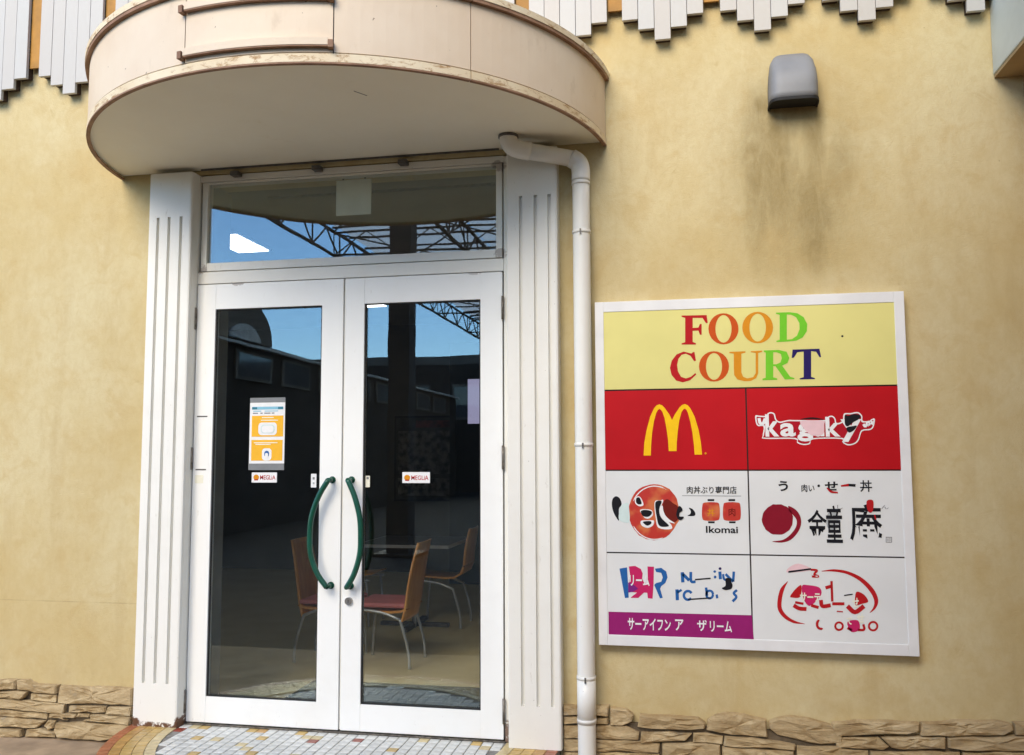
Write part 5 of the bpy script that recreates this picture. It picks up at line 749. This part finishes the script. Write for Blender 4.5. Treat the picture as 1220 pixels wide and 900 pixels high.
def rounded(x0, x1, z0, z1, y, mat, r):
    b = bmesh.new(); q = []
    for cx, cz, a in ((x1-r, z1-r, 0), (x0+r, z1-r, 90), (x0+r, z0+r, 180), (x1-r, z0+r, 270)):
        q += [(cx+r*math.cos(R(a+t*22.5)), cz+r*math.sin(R(a+t*22.5))) for t in range(5)]
    prism(b, q, 'y', y-.0006, y); return obj('picture', b, mat, ps)
rounded(.385, .495, 1.564, 1.634, y2-.0008, 'print_white', .02); rounded(.400, .482, 1.574, 1.622, y2-.0018, 'print_mint', .018); rounded(.406, .476, 1.578, 1.617, y2-.0028, 'print_white', .015)
rounded(.41, .466, 1.425, 1.492, y2-.0008, 'print_white', .018); rounded(.424, .452, 1.444, 1.478, y2-.0018, 'print_blue', .013); rounded(.429, .447, 1.438, 1.466, y2-.0028, 'print_white', .008)

def add_text(name, text, mat, parent, x0, z0, x1, z1, y, bold=0):
    cu = bpy.data.curves.new(name, 'FONT'); cu.body = text; cu.offset = bold; cu.resolution_u = 3
    t = bpy.data.objects.new(name, cu); COL.objects.link(t)
    dg = bpy.context.evaluated_depsgraph_get(); me = bpy.data.meshes.new_from_object(t.evaluated_get(dg))
    bpy.data.objects.remove(t)
    if not me.vertices: return None
    xs = [v.co.x for v in me.vertices]; ys = [v.co.y for v in me.vertices]
    a, b, c, d = min(xs), max(xs), min(ys), max(ys)
    sx, sz = (x1-x0)/max(b-a, 1e-6), (z1-z0)/max(d-c, 1e-6)
    for v in me.vertices: v.co = ((v.co.x-a)*sx+x0, y, (v.co.y-c)*sz+z0)
    me.name = name
    return obj_me(name, me, mat, parent)
def add_loops(name, loops, mat, parent, y):
    cu = bpy.data.curves.new(name, 'CURVE'); cu.dimensions = '2D'; cu.fill_mode = 'BOTH'
    for l in loops:
        s = cu.splines.new('POLY'); s.points.add(len(l)-1); s.use_cyclic_u = True
        for p, q in zip(s.points, l): p.co = (q[0], q[1], 0, 1)
    t = bpy.data.objects.new(name, cu); COL.objects.link(t)
    dg = bpy.context.evaluated_depsgraph_get(); me = bpy.data.meshes.new_from_object(t.evaluated_get(dg))
    bpy.data.objects.remove(t)
    for v in me.vertices: v.co = (v.co.x, y, v.co.y)
    me.name = name
    return obj_me(name, me, mat, parent)
for x0, x1, z0, z1, lab in ((.351, .500, 1.304, 1.359, 'white shop sticker with red lettering below the taped poster'), (1.219, 1.372, 1.303, 1.361, 'white shop sticker with red lettering alone on the unpostered door pane')):
    st = thing('sticker', lab, 'sticker', ((x0+x1)/2, GY, z0), 'shop stickers on the door glass')
    flat('backing', x0, x1, z0, z1, GY, 'print_white', st)
    add_loops('round_mark', [[(x0+.027+.017*math.cos(t*.52), z0+.028+.016*math.sin(t*.52)) for t in range(12)]], 'print_orange', st, GY-.0012)
    flat('mark_foot', x0+.016, x0+.038, z0+.012, z0+.018, GY-.0016, 'print_red', st)
    add_text('lettering', 'MEGLiA', 'print_red', st, x0+.050, z0+.016, x1-.008, z0+.040, GY-.0012, .01)
for x0, x1, z0, z1, m, lab in ((.700, .731, 1.278, 1.352, 'print_white', 'small white push label on the poster door pane by its handle'), (1.012, 1.037, 1.280, 1.341, 'print_cream', 'small cream label on the glass by the lock-side handle')):
    st = thing('label_sticker', lab, 'sticker', ((x0+x1)/2, GY, z0), 'small labels by the handles')
    flat('backing', x0, x1, z0, z1, GY, m, st)
    cx = (x0+x1)/2
    flat('mark', cx-.006, cx+.006, z0+.043, z0+.056, GY-.0012, 'print_grey' if m == 'print_white' else 'print_tape', st)
    if m == 'print_white': flat('mark', cx-.005, cx+.005, z0+.018, z0+.028, GY-.0012, 'print_greyish', st)

# ---------------------------------------------------------------- canopy
cn = thing('entrance_canopy', 'rounded beige entrance canopy with rusty rims over the doors', 'canopy', (.895, -.5, 3.07))
CC, CR = (.915, .17), 1.426
def arc_pts(r, a0, a1, n, ymax=-.004):
    out = []
    for k in range(n+1):
        a = R(a0+(a1-a0)*k/n); q = r-.020; out.append((CC[0]+q*math.sin(a), min(CC[1]-q*math.cos(a), ymax)))
    return out
def band(name, r0, r1, z0, z1, a0, a1, mat, n=None, parent=cn):
    n = n or max(4, int(abs(a1-a0)/2)); bm = bmesh.new()
    I, O = arc_pts(r0, a0, a1, n), arc_pts(r1, a0, a1, n)
    rows = [[bm.verts.new((*p, z)) for p in q] for q, z in ((I, z0), (O, z0), (O, z1), (I, z1))]
    for a, b in zip(rows, rows[1:]+rows[:1]):
        for k in range(n):
            f = bm.faces.new((a[k], a[k+1], b[k+1], b[k]))
    for e in (0, -1): bm.faces.new([r[e] for r in rows])
    o = obj(name, bm, mat, parent)
    return o
AE = 83.1
# carcass, soffit, lid
def disc(name, r, z0, z1, mat):
    bm = bmesh.new(); prism(bm, arc_pts(r, -AE, AE, 90), 'z', z0, z1); return obj(name, bm, mat, cn)
disc('soffit', 1.436, 3.085, 3.105, 'soffit_paint')
disc('lid', 1.40, 3.36, 3.38, 'canopy_paint')
band('carcass', 1.39, 1.428, 3.106, 3.44, -AE, AE, 'rail_metal', 80)
joints = [-AE, -58, -11.0, 15.8, 39.6, AE]
for a, b in zip(joints, joints[1:]):
    band('fascia_panel', 1.430, 1.4435, 3.113, 3.415, a+.10, b-.10, 'canopy_paint')
for a, b in zip([-AE, 39.7], [39.5, AE]):
    band('bottom_rim', 1.438, 1.4465, 3.071, 3.107, a, b, 'canopy_rim')
    band('bottom_rim_edge', 1.428, 1.4475, 3.063, 3.070, a, b, 'canopy_rim_rust_shade')
for a, b in zip([-AE, -30, 39.7], [-30.1, 39.5, AE]):
    band('top_rim', 1.40, 1.466, 3.432, 3.462, a, b, 'canopy_rim')
    band('top_rim_edge', 1.43, 1.463, 3.416, 3.431, a, b, 'canopy_rim_rust_shade')
# two ledges where a name board used to sit
for z in (3.135, 3.338):
    band('ledge', 1.444, 1.468, z, z+.032, -10.6, 15.0, 'canopy_paint')
    band('ledge_shade', 1.4445, 1.466, z-.006, z-.001, -10.6, 15.0, 'canopy_rim_rust_shade')  # brown strip stands for the shade beneath the ledge
    for a in (-11.6, 15.05): band('bracket', 1.444, 1.474, z-.012, z+.020, a, a+.8, 'canopy_rim_rust_shade', 2)
bm = bmesh.new(); bar(bm, (1.27, -.88, 3.0845), (1.31, -.82, 3.0845), .002, .003); obj('scratch', bm, 'rail_metal', cn)
boxobj('track', (.02, 1.76, -.030, -.024, 3.074, 3.084), 'rail_metal', cn)

# ---------------------------------------------------------------- downpipe
dp = thing('downpipe', 'white plastic downpipe with an elbow running from the canopy to the ground', 'drainpipe', (2.203, -.075, GROUND))
def ptube(name, pts, r, mat='pipe_plastic', parent=dp, n=20):
    bm = bmesh.new(); tube(bm, pts, r, n); return obj(name, bm, mat, parent)
PX, PY, PR = 2.203, -.080, .0445
ptube('pipe', [(PX, PY, GROUND-.02+k*.1) for k in range(31)], PR)
S = Vector((1.845, -.20, 3.087))
elb = smooth_path([(PX, PY, 2.86), (PX, PY, 2.915), (PX-.012, PY-.003, 2.955), (PX-.05, PY-.012, 2.982)], 5)
ptube('elbow', elb, PR+.0035)
A = Vector((PX-.03, PY-.008, 2.975)); B = Vector((1.905, -.178, 3.012))
ptube('branch_pipe', [A, B], PR-.002)
elb2 = smooth_path([tuple(B+(A-B).normalized()*.05), tuple(B), (1.866, -.192, 3.026), (1.848, -.199, 3.055), tuple(S)], 5)
ptube('elbow', elb2, PR+.002)
ptube('collar', [tuple(S-Vector((0, 0, .016))), tuple(S-Vector((0, 0, .003)))], PR+.007, 'rail_metal')
for z in (2.845, 2.589, 1.50, .359, .155):
    ptube('coupling', [(PX, PY, z-.008), (PX, PY, z+.008)], PR+.0035)
for z in (2.585, 1.496, .355):
    boxobj('clamp', (PX-.004, PX+.004, PY-PR-.008, PY-PR-.0025, z-.014, z+.012), 'rail_metal', dp)
    boxobj('strut', (PX-.012, PX+.012, PY+PR+.002, -.001, z-.012, z+.010), 'hinge_metal', dp)
ptube('coupling', [(PX, PY, .14), (PX, PY, .36)], PR+.002)

# ---------------------------------------------------------------- slat cladding
sl = thing('slat_cladding', 'grey painted vertical boards ending in points along the top of the wall', 'cladding', (1.4, -.03, 3.59))
SW = .0833
centres = [-2.33, -1.83, -1.33, -.83, -.333, .163, .657, 1.152, 1.647, 2.141, 2.635, 3.135, 3.635, 4.135, 4.635]
for c in centres:
    for k in range(-2, 3):
        zb = 3.590 + .0605*abs(k) + random.uniform(-.002, .002)
        x0 = c + (k-.5)*SW; w = SW-.0022
        s_ = boxobj('slat', (x0, x0+w, -.062-random.uniform(0, .002), -.042, zb, 5.2), 'slat_paint', sl, .0015)
        boxobj('slat_shade', (x0+.004, x0+w-.004, -.0415, -.002, zb+.010, zb+.16), 'slat_shade_brown', s_)  # dark brown block, painted as the shadow under the board
    boxobj('orange_strip', (c+2.5*SW+.002, c+3.5*SW-.004, -.040, -.026, 3.778, 5.2), 'orange_board', sl)
for a, b in ((-2.6, 4.205),): boxobj('batten', (a, b, -.0225, -.001, 3.90, 3.96), 'mortar', sl)

# ---------------------------------------------------------------- wall vent
vt = thing('wall_vent', 'grey metal hooded vent on the stucco above the sign, soot below', 'vent', (3.275, -.08, 3.2))
bm = bmesh.new(); rows = []
VX, N = 3.272, 28
for i in range(9):
    t = i/8
    zz = 3.462 - .262*t
    dep = .012 + .118*math.sin(min(1, t*1.25+.08)*math.pi/2)**.8
    hw = (.098 + .020*math.sin(min(1, t*1.2+.1)*math.pi/2)) if i else .090
    row = []
    for k in range(N+1):
        a = math.pi*k/N
        ca, sa = math.cos(a), math.sin(a)
        x = VX - hw*math.copysign(abs(ca)**.40, ca)
        y = -.002 - dep*abs(sa)**.45
        z = zz - .028*(1-abs(sa)**.6)*t*0 - (0.0) + (-.012*(abs(ca)**2) if t < .3 else 0)
        row.append(bm.verts.new((x, y, z)))
    rows.append(row)
for a, b in zip(rows, rows[1:]):
    for k in range(N):
        f = bm.faces.new((a[k], a[k+1], b[k+1], b[k])); f.smooth = True
bm.faces.new(rows[0][::-1])
o = obj('hood', bm, 'steel_grey', vt)
m = o.modifiers.new('shell', 'SOLIDIFY'); m.thickness = .003; m.offset = -1
bm = bmesh.new(); prism(bm, [(VX-.112*math.copysign(abs(math.cos(math.pi*k/16))**.40, math.cos(math.pi*k/16)), -.003-.118*abs(math.sin(math.pi*k/16))**.45) for k in range(17)], 'z', 3.196, 3.201); obj('mesh_screen', bm, 'vent_dark', vt)
bm = bmesh.new()
prism(bm, [(VX+.102*math.cos(2*math.pi*k/24), 3.335+.10*math.sin(2*math.pi*k/24)) for k in range(24)], 'y', -.006, -.0005); obj('flange', bm, 'hinge_metal', vt)
bm = bmesh.new()
q = [(VX-.121*math.copysign(abs(math.cos(math.pi*k/20))**.40, math.cos(math.pi*k/20)), -.003-.133*abs(math.sin(math.pi*k/20))**.45) for k in range(21)]
q2 = [(VX+(x-VX)*.94, y*.94) for x, y in q]
A = [[bm.verts.new((*p, z)) for p in l] for l, z in ((q, 3.188), (q, 3.203), (q2, 3.203), (q2, 3.188))]
for a, b in zip(A, A[1:]+A[:1]):
    for k in range(20): bm.faces.new((a[k], a[k+1], b[k+1], b[k]))
obj('lip', bm, 'vent_dark', vt)

# ---------------------------------------------------------------- side canopy at the wall's end
sc_ = thing('side_canopy', 'pale grey box canopy with brown underside projecting above the far end of the wall', 'canopy', (5.0, -.8, 3.27))
boxobj('shell', (4.213, 6.2, -2.6, -.002, 3.285, 5.6), 'box_paint', sc_, .006)
boxobj('underside', (4.218, 6.195, -2.595, -.003, 3.268, 3.284), 'box_soffit', sc_)
gp = thing('shade_pier', 'unseen tan stucco pier added to shade the right end of the wall', 'pier', (4.06, -3.12, GROUND))  # added out of view to cast the soft shadow on the right
boxobj('shaft', (3.54, 4.50, -3.32, -2.92, GROUND, 5.2), 'stucco', gp, .012); boxobj('cap', (3.50, 4.54, -3.36, -2.88, 5.202, 5.28), 'canopy_rim', gp, .006)

# ---------------------------------------------------------------- food court sign
SX0, SX1, SZ0, SZ1 = 2.265, 3.748, .513, 2.225
sg = thing('sign_board', 'white framed food court sign board with red and white tenant panels', 'sign', ((SX0+SX1)/2, -.03, SZ0))
SF = -.060
def signbox(name, u0, u1, v0, v1, y0, y1, mat, parent, bev=0): return boxobj(name, (SX0+u0, SX0+u1, y0, y1, SZ0+v0, SZ0+v1), mat, parent, bev)
WD, HT = SX1-SX0, SZ1-SZ0
FL, FB = .044, .052
signbox('frame_side', 0, FL, 0, HT, SF-.003, -.001, 'sign_frame', sg, .002); signbox('frame_side', WD-FL-.002, WD, 0, HT, SF-.003, -.001, 'sign_frame', sg, .002)
signbox('frame_rail', FL, WD-FL-.002, 0, FB, SF-.003, -.001, 'sign_frame', sg, .002); signbox('frame_rail', FL, WD-FL-.002, HT-FB, HT, SF-.003, -.001, 'sign_frame', sg, .002)
signbox('backing_sheet', FL, WD-FL-.002, FB, HT-FB, SF+.006, -.001, 'panel_line', sg)
r0, r1, r2, r3, r4 = FB, .451, .858, 1.262, HT-FB
cx = .737
g = .0035
panels = []
for nm, u0, u1, v0, v1, m in (('header_panel', FL, WD-FL-.002, r3+.002, r4, 'panel_yellow'),
    ('tenant_panel', FL, cx-g, r2+g, r3-g-.002, 'panel_red'), ('tenant_panel', cx+g, WD-FL-.002, r2+g, r3-g-.002, 'panel_red'),
    ('tenant_panel', FL, cx-g, r1+g, r2-g, 'panel_white'), ('tenant_panel', cx+g, WD-FL-.002, r1+g, r2-g, 'panel_white'),
    ('tenant_panel', FL, cx-g, r0, r1-g, 'panel_white'), ('tenant_panel', cx+g, WD-FL-.002, r0, r1-g, 'panel_white')):
    panels.append(signbox(nm, u0, u1, v0, v1, SF, SF+.005, m, sg))
for pn, nm, m, layer, loops in SIGN_SHAPES:
    add_loops(nm, [[(SX0+u/1000, SZ0+v/1000) for u, v in l] for l in loops], m, panels[pn], SF-.0006*layer-.0002)
cnt = 0
for pn, text, m, layer, u0, v0, u1, v1, bold in SIGN_TEXTS:
    add_text('lettering', text, m, panels[pn], SX0+u0/1000, SZ0+v0/1000, SX0+u1/1000, SZ0+v1/1000, SF-.0006*layer-.0003, bold)

# ---------------------------------------------------------------- room behind the glass
RX0, RX1, RY1, RZ = -4.5, 3.2, 6.2, 3.12
bm = bmesh.new(); box(bm, RX0, RX1, .125, RY1, -.02, 0); struct(obj('room_floor', bm, 'vinyl_floor'))
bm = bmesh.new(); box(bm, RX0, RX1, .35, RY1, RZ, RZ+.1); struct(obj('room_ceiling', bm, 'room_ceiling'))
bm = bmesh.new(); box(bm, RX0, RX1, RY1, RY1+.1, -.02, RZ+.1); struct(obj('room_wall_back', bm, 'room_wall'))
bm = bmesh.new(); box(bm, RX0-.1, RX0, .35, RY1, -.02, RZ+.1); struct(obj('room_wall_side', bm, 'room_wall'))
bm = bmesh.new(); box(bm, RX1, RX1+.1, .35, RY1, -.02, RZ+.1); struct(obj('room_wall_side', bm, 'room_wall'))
tag(boxobj('dark_partition', (.07, 3.0, 5.3, 5.9, 0, 2.75), 'rubber_black'), 'black counter partition standing at the back of the dim dining room', 'partition')
tag(boxobj('door_mat', (.33, 2.1, .45, .96, .001, .012), 'mat_fibre', None, .003), 'charcoal fibre mat on the floor just inside the glass doors', 'mat')
for x0, x1, y0, y1, lab in ((-.82, -.56, 1.45, 1.98, 'ceiling lamp panel nearest the transom window inside the room'), (-.74, -.50, 4.2, 4.7, 'ceiling lamp panel above the back table')):
    lp = thing('ceiling_lamp', lab, 'lamp', ((x0+x1)/2, (y0+y1)/2, RZ-.02), 'ceiling lamps in the dining room')
    boxobj('housing', (x0-.02, x1+.02, y0-.02, y1+.02, RZ-.015, RZ-.001), 'sign_frame', lp)
    boxobj('diffuser', (x0, x1, y0, y1, RZ-.022, RZ-.016), 'lamp_diffuser', lp)
hb = thing('hanging_board', 'blank pale board hanging behind the transom glass', 'board', (.9, .075, 2.795)); boxobj('board', (.800, 1.008, .070, .080, 2.795, 2.998), 'board_pale', hb, .002)
for x in (.84, .97): boxobj('hanger', (x-.004, x+.004, .071, .079, 2.998, 3.018), 'rail_metal', hb)
tag(boxobj('curtain_rail', (.22, 1.66, .40, .415, 3.022, 3.036), 'rail_metal'), 'dark curtain rail running just behind the transom glass', 'rail')
wp = thing('wall_poster', 'large dim framed poster on the back wall of the dining room', 'poster', (-.5, 6.18, .9))
boxobj('frame', (-.885, -.10, 6.175, 6.198, .88, 1.95), 'rubber_black', wp); boxobj('sheet', (-.86, -.125, 6.165, 6.174, .905, 1.925), 'poster_dark', wp)
boxobj('picture', (-.83, -.155, 6.160, 6.1645, 1.22, 1.76), 'poster_pale', wp); boxobj('heading', (-.6, -.155, 6.160, 6.1645, 1.80, 1.89), 'poster_red', wp); boxobj('picture', (-.83, -.155, 6.160, 6.1645, .95, 1.17), 'poster_pale', wp)
tv = thing('menu_screen', 'lilac glowing screen mounted on the dark partition', 'screen', (.47, 5.28, 1.85)); boxobj('casing', (.285, .66, 5.262, 5.298, 1.80, 2.33), 'rubber_black', tv); boxobj('display', (.295, .65, 5.256, 5.2615, 1.81, 2.32), 'screen_glow', tv)

def chair(label, group, cushion):
    c = thing('dining_chair', label, 'chair', (0, 0, 0), group)
    # chair faces -X
    if cushion:
        bm = bmesh.new(); box(bm, -.21, .165, -.195, .195, .405, .438, .014); obj('seat', bm, 'seat_pink', c)
    bm = bmesh.new()
    prof = [(-.215, .395), (-.10, .385), (.05, .380), (.12, .387), (.165, .405)] if cushion else [(-.23, .445), (-.12, .43), (.05, .42), (.13, .425), (.19, .46), (.215, .52)]
    back = smooth_path([(.135, 0, .315), (.160, 0, .42), (.178, 0, .55), (.205, 0, .70), (.240, 0, .848)], 4) if cushion else smooth_path([(.217, 0, .525), (.225, 0, .62), (.24, 0, .72), (.262, 0, .83)], 4)
    def sheet(pts, halfw, name, mat):
        bm = bmesh.new(); n = 8; rows = []
        for off in (0, .011):
            for i, p in enumerate(pts):
                t = i/(len(pts)-1); hw = halfw(t)
                rows.append([bm.verts.new((p[0]+off+(1-abs(2*k/n-1)**2)*.012*(1 if name == 'backrest' else 0), hw*(2*k/n-1), p[1]-(off if name != 'backrest' else 0))) for k in range(n+1)])
        m = len(pts)
        for s in (0, m):
            for i in range(m-1):
                for k in range(n):
                    f = bm.faces.new((rows[s+i][k], rows[s+i][k+1], rows[s+i+1][k+1], rows[s+i+1][k])); f.smooth = True
        for i in range(m-1):
            for k in (0, n): bm.faces.new((rows[i][k], rows[i+1][k], rows[m+i+1][k], rows[m+i][k]))
        for i in (0, m-1):
            for k in range(n): bm.faces.new((rows[i][k], rows[i][k+1], rows[m+i][k+1], rows[m+i][k]))
        return obj(name, bm, mat, c)
    sheet([(p.x, p.z) for p in back], lambda t: .19*(1-.18*max(0, t-.6)**1*2.2 if t > .6 else 1), 'backrest', 'plywood')
    sheet([(p[0], p[1]) for p in [q for q in smooth_path([(a, 0, b) for a, b in prof], 3)] ] if False else prof, lambda t: .19, 'seat_shell', 'plywood')
    for s in (-1, 1):
        y = s*.185
        bm = bmesh.new(); tube(bm, smooth_path([(.128, y, .33), (.145, y, .28), (.178, y, .17), (.195, y, .08), (.198, y, .0)], 4), .011, 8); obj('leg', bm, 'chrome', c)
        bm = bmesh.new(); tube(bm, smooth_path([(-.17, y, .375), (-.185, y, .25), (-.20, y, .0)], 4), .011, 8); obj('leg', bm, 'chrome', c)
        bm = bmesh.new(); tube(bm, smooth_path([(-.20, y, .384), (-.10, y, .386), (.02, y, .368), (.13, y, .328)], 4), .0105, 8); obj('side_rail', bm, 'chrome', c)
    return c
G = 'plywood chairs in the dining room'
c1 = chair('plywood dining chair with pink seat seen side-on behind the unpostered door pane', G, True)
c1.location = (.640, 1.562, 0)
c2 = copy_tree(c1, (.17, 1.62, 0), math.pi); c2['label'] = 'dim plywood chair standing behind the poster door glass'
c3 = chair('plywood shell chair drawn up to the back table, beside the dark partition', G, False); c3.location = (.64, 2.98, 0)
c4 = copy_tree(c3, (-.16, 2.95, 0), math.pi); c4['label'] = 'plywood shell chair at the back table, on the side away from the partition'
tb = thing('dining_table', 'square grey dining table on one chrome post behind the pink-seated chair', 'table', (.42, 2.86, 0))
boxobj('table_top', (.03, .81, 2.47, 3.25, .697, .7225), 'table_laminate', tb, .003)
for q in ((.02, .82, 2.46, 2.4695), (.02, .82, 3.2505, 3.26), (.02, .0295, 2.47, 3.25), (.8105, .82, 2.47, 3.25)): boxobj('table_edge', (*q, .697, .722), 'table_edge', tb)
bm = bmesh.new(); tube(bm, [(.42, 2.86, .02), (.42, 2.86, .69)], .027, 12); obj('post', bm, 'chrome', tb)
bm = bmesh.new(); bar(bm, (.12, 2.86, .018), (.72, 2.86, .018), .05, .03); bar(bm, (.42, 2.56, .0195), (.42, 3.16, .0195), .05, .03); obj('foot', bm, 'rail_metal', tb)

# ---------------------------------------------------------------- the place across from the doors (seen mirrored in the glass)
rf = thing('promenade_roof', 'dark steel trussed roof with white translucent sheets over the forecourt', 'roof', (2, -18, 5.9))
RXa, RXb, RYa, RYb, RZ0 = -4.9, 13.1, -31.0, -9.5, 5.95
def truss(p0, p1, depth, n, name='truss', w=.07):
    bm = bmesh.new(); p0, p1 = Vector(p0), Vector(p1); up = Vector((0, 0, depth))
    bar(bm, p0, p1, w); bar(bm, p0+up, p1+up, w)
    for i in range(n):
        a, b = p0.lerp(p1, i/n), p0.lerp(p1, (i+1)/n); m = (a+b)/2
        bar(bm, a, m+up, w*.55); bar(bm, m+up, b, w*.55); bar(bm, a, a+up, w*.5)
    return obj(name, bm, 'truss_steel', rf)
for x in (RXa, RXa+3, RXa+6, RXa+9, RXa+12, RXa+15, RXb-.05): truss((x, RYa, RZ0), (x, RYb, RZ0), .55, 14, w=.055)
y = RYa
while y <= RYb+.01:
    truss((RXa, y, RZ0+.02), (RXb, y, RZ0+.02), .5, 12, 'cross_truss', .04); y += 4.3
y = RYa+.3
while y < RYb:
    bm = bmesh.new(); bar(bm, (RXa, y, RZ0+.62), (RXb, y, RZ0+.62), .05, .04); obj('purlin', bm, 'truss_steel', rf); y += 1.0
for i in range(6):
    for j in range(5):
        bm = bmesh.new(); x = RXa+3*i; yy = RYa+4.3*j
        bar(bm, (x, yy, RZ0+.56), (x+3, yy+4.3, RZ0+.56), .03); bar(bm, (x+3, yy, RZ0+.50), (x, yy+4.3, RZ0+.50), .03); obj('brace', bm, 'truss_steel', rf)
        bm = bmesh.new(); box(bm, x+.02, x+2.98, yy+.02, yy+4.28, RZ0+.67, RZ0+.68); obj('roof_sheet', bm, 'roof_sheet', rf)
for x, y, lab in ((-1.73, -9.0, 'tall dark square steel mast in front of the trussed roof edge'), (-3.2, -26, 'dark square steel column under the roof, farthest from the doors'), (9.5, -13.5, 'dark square steel column under the covered side of the roof')):
    c = thing('roof_column', lab, 'column', (x, y, GROUND), 'columns under the trussed roof')
    hw_, tp_ = (.18, 9.0) if y > -10 else (.25, RZ0-.06)
    boxobj('shaft', (x-hw_, x+hw_, y-hw_, y+hw_, GROUND, tp_), 'column_paint', c, .01); boxobj('base_plate', (x-.34, x+.34, y-.34, y+.34, GROUND+.004, GROUND+.05), 'column_paint', c)
# low shop wing with an arched gable
wg = thing('shop_wing', 'low brown shop wing with upper windows and arched gable across the forecourt', 'building', (-8, -15, GROUND))
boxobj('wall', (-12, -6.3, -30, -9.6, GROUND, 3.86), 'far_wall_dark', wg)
bm = bmesh.new(); prism(bm, [(-12.35+1.25*math.cos(math.pi*k/20), 3.87+.95*math.sin(math.pi*k/20)) for k in range(21)], 'x', -7.0, -6.28); obj('arched_gable', bm, 'far_wall', wg)
bm = bmesh.new(); prism(bm, [(-12.35+.62*math.cos(math.pi*k/20), 3.89+.32*math.sin(math.pi*k/20)) for k in range(21)], 'x', -6.275, -6.24); obj('fanlight', bm, 'far_trim', wg)
for k in range(8):
    y0 = -12.0-2.1*k
    w = boxobj('window', (-6.29, -6.25, y0-1.6, y0, 3.05, 3.66), 'far_wall', wg); boxobj('pane', (-6.249, -6.24, y0-1.5, y0-.1, 3.12, 3.60), 'shop_glass', w)
boxobj('gutter', (-6.24, -6.12, -30, -9.6, 3.74, 3.80), 'far_trim', wg)
fb = thing('market_hall', 'wide dark market hall closing the far end of the forecourt', 'building', (0, -33, GROUND))
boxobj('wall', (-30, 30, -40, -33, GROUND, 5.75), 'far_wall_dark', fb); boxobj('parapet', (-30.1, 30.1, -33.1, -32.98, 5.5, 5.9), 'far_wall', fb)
for k in range(12):
    x0 = -20+3.2*k
    w = boxobj('window', (x0, x0+2.2, -32.99, -32.95, 3.0, 4.6), 'far_wall', fb); boxobj('pane', (x0+.1, x0+2.1, -32.949, -32.94, 3.1, 4.5), 'shop_glass', w)
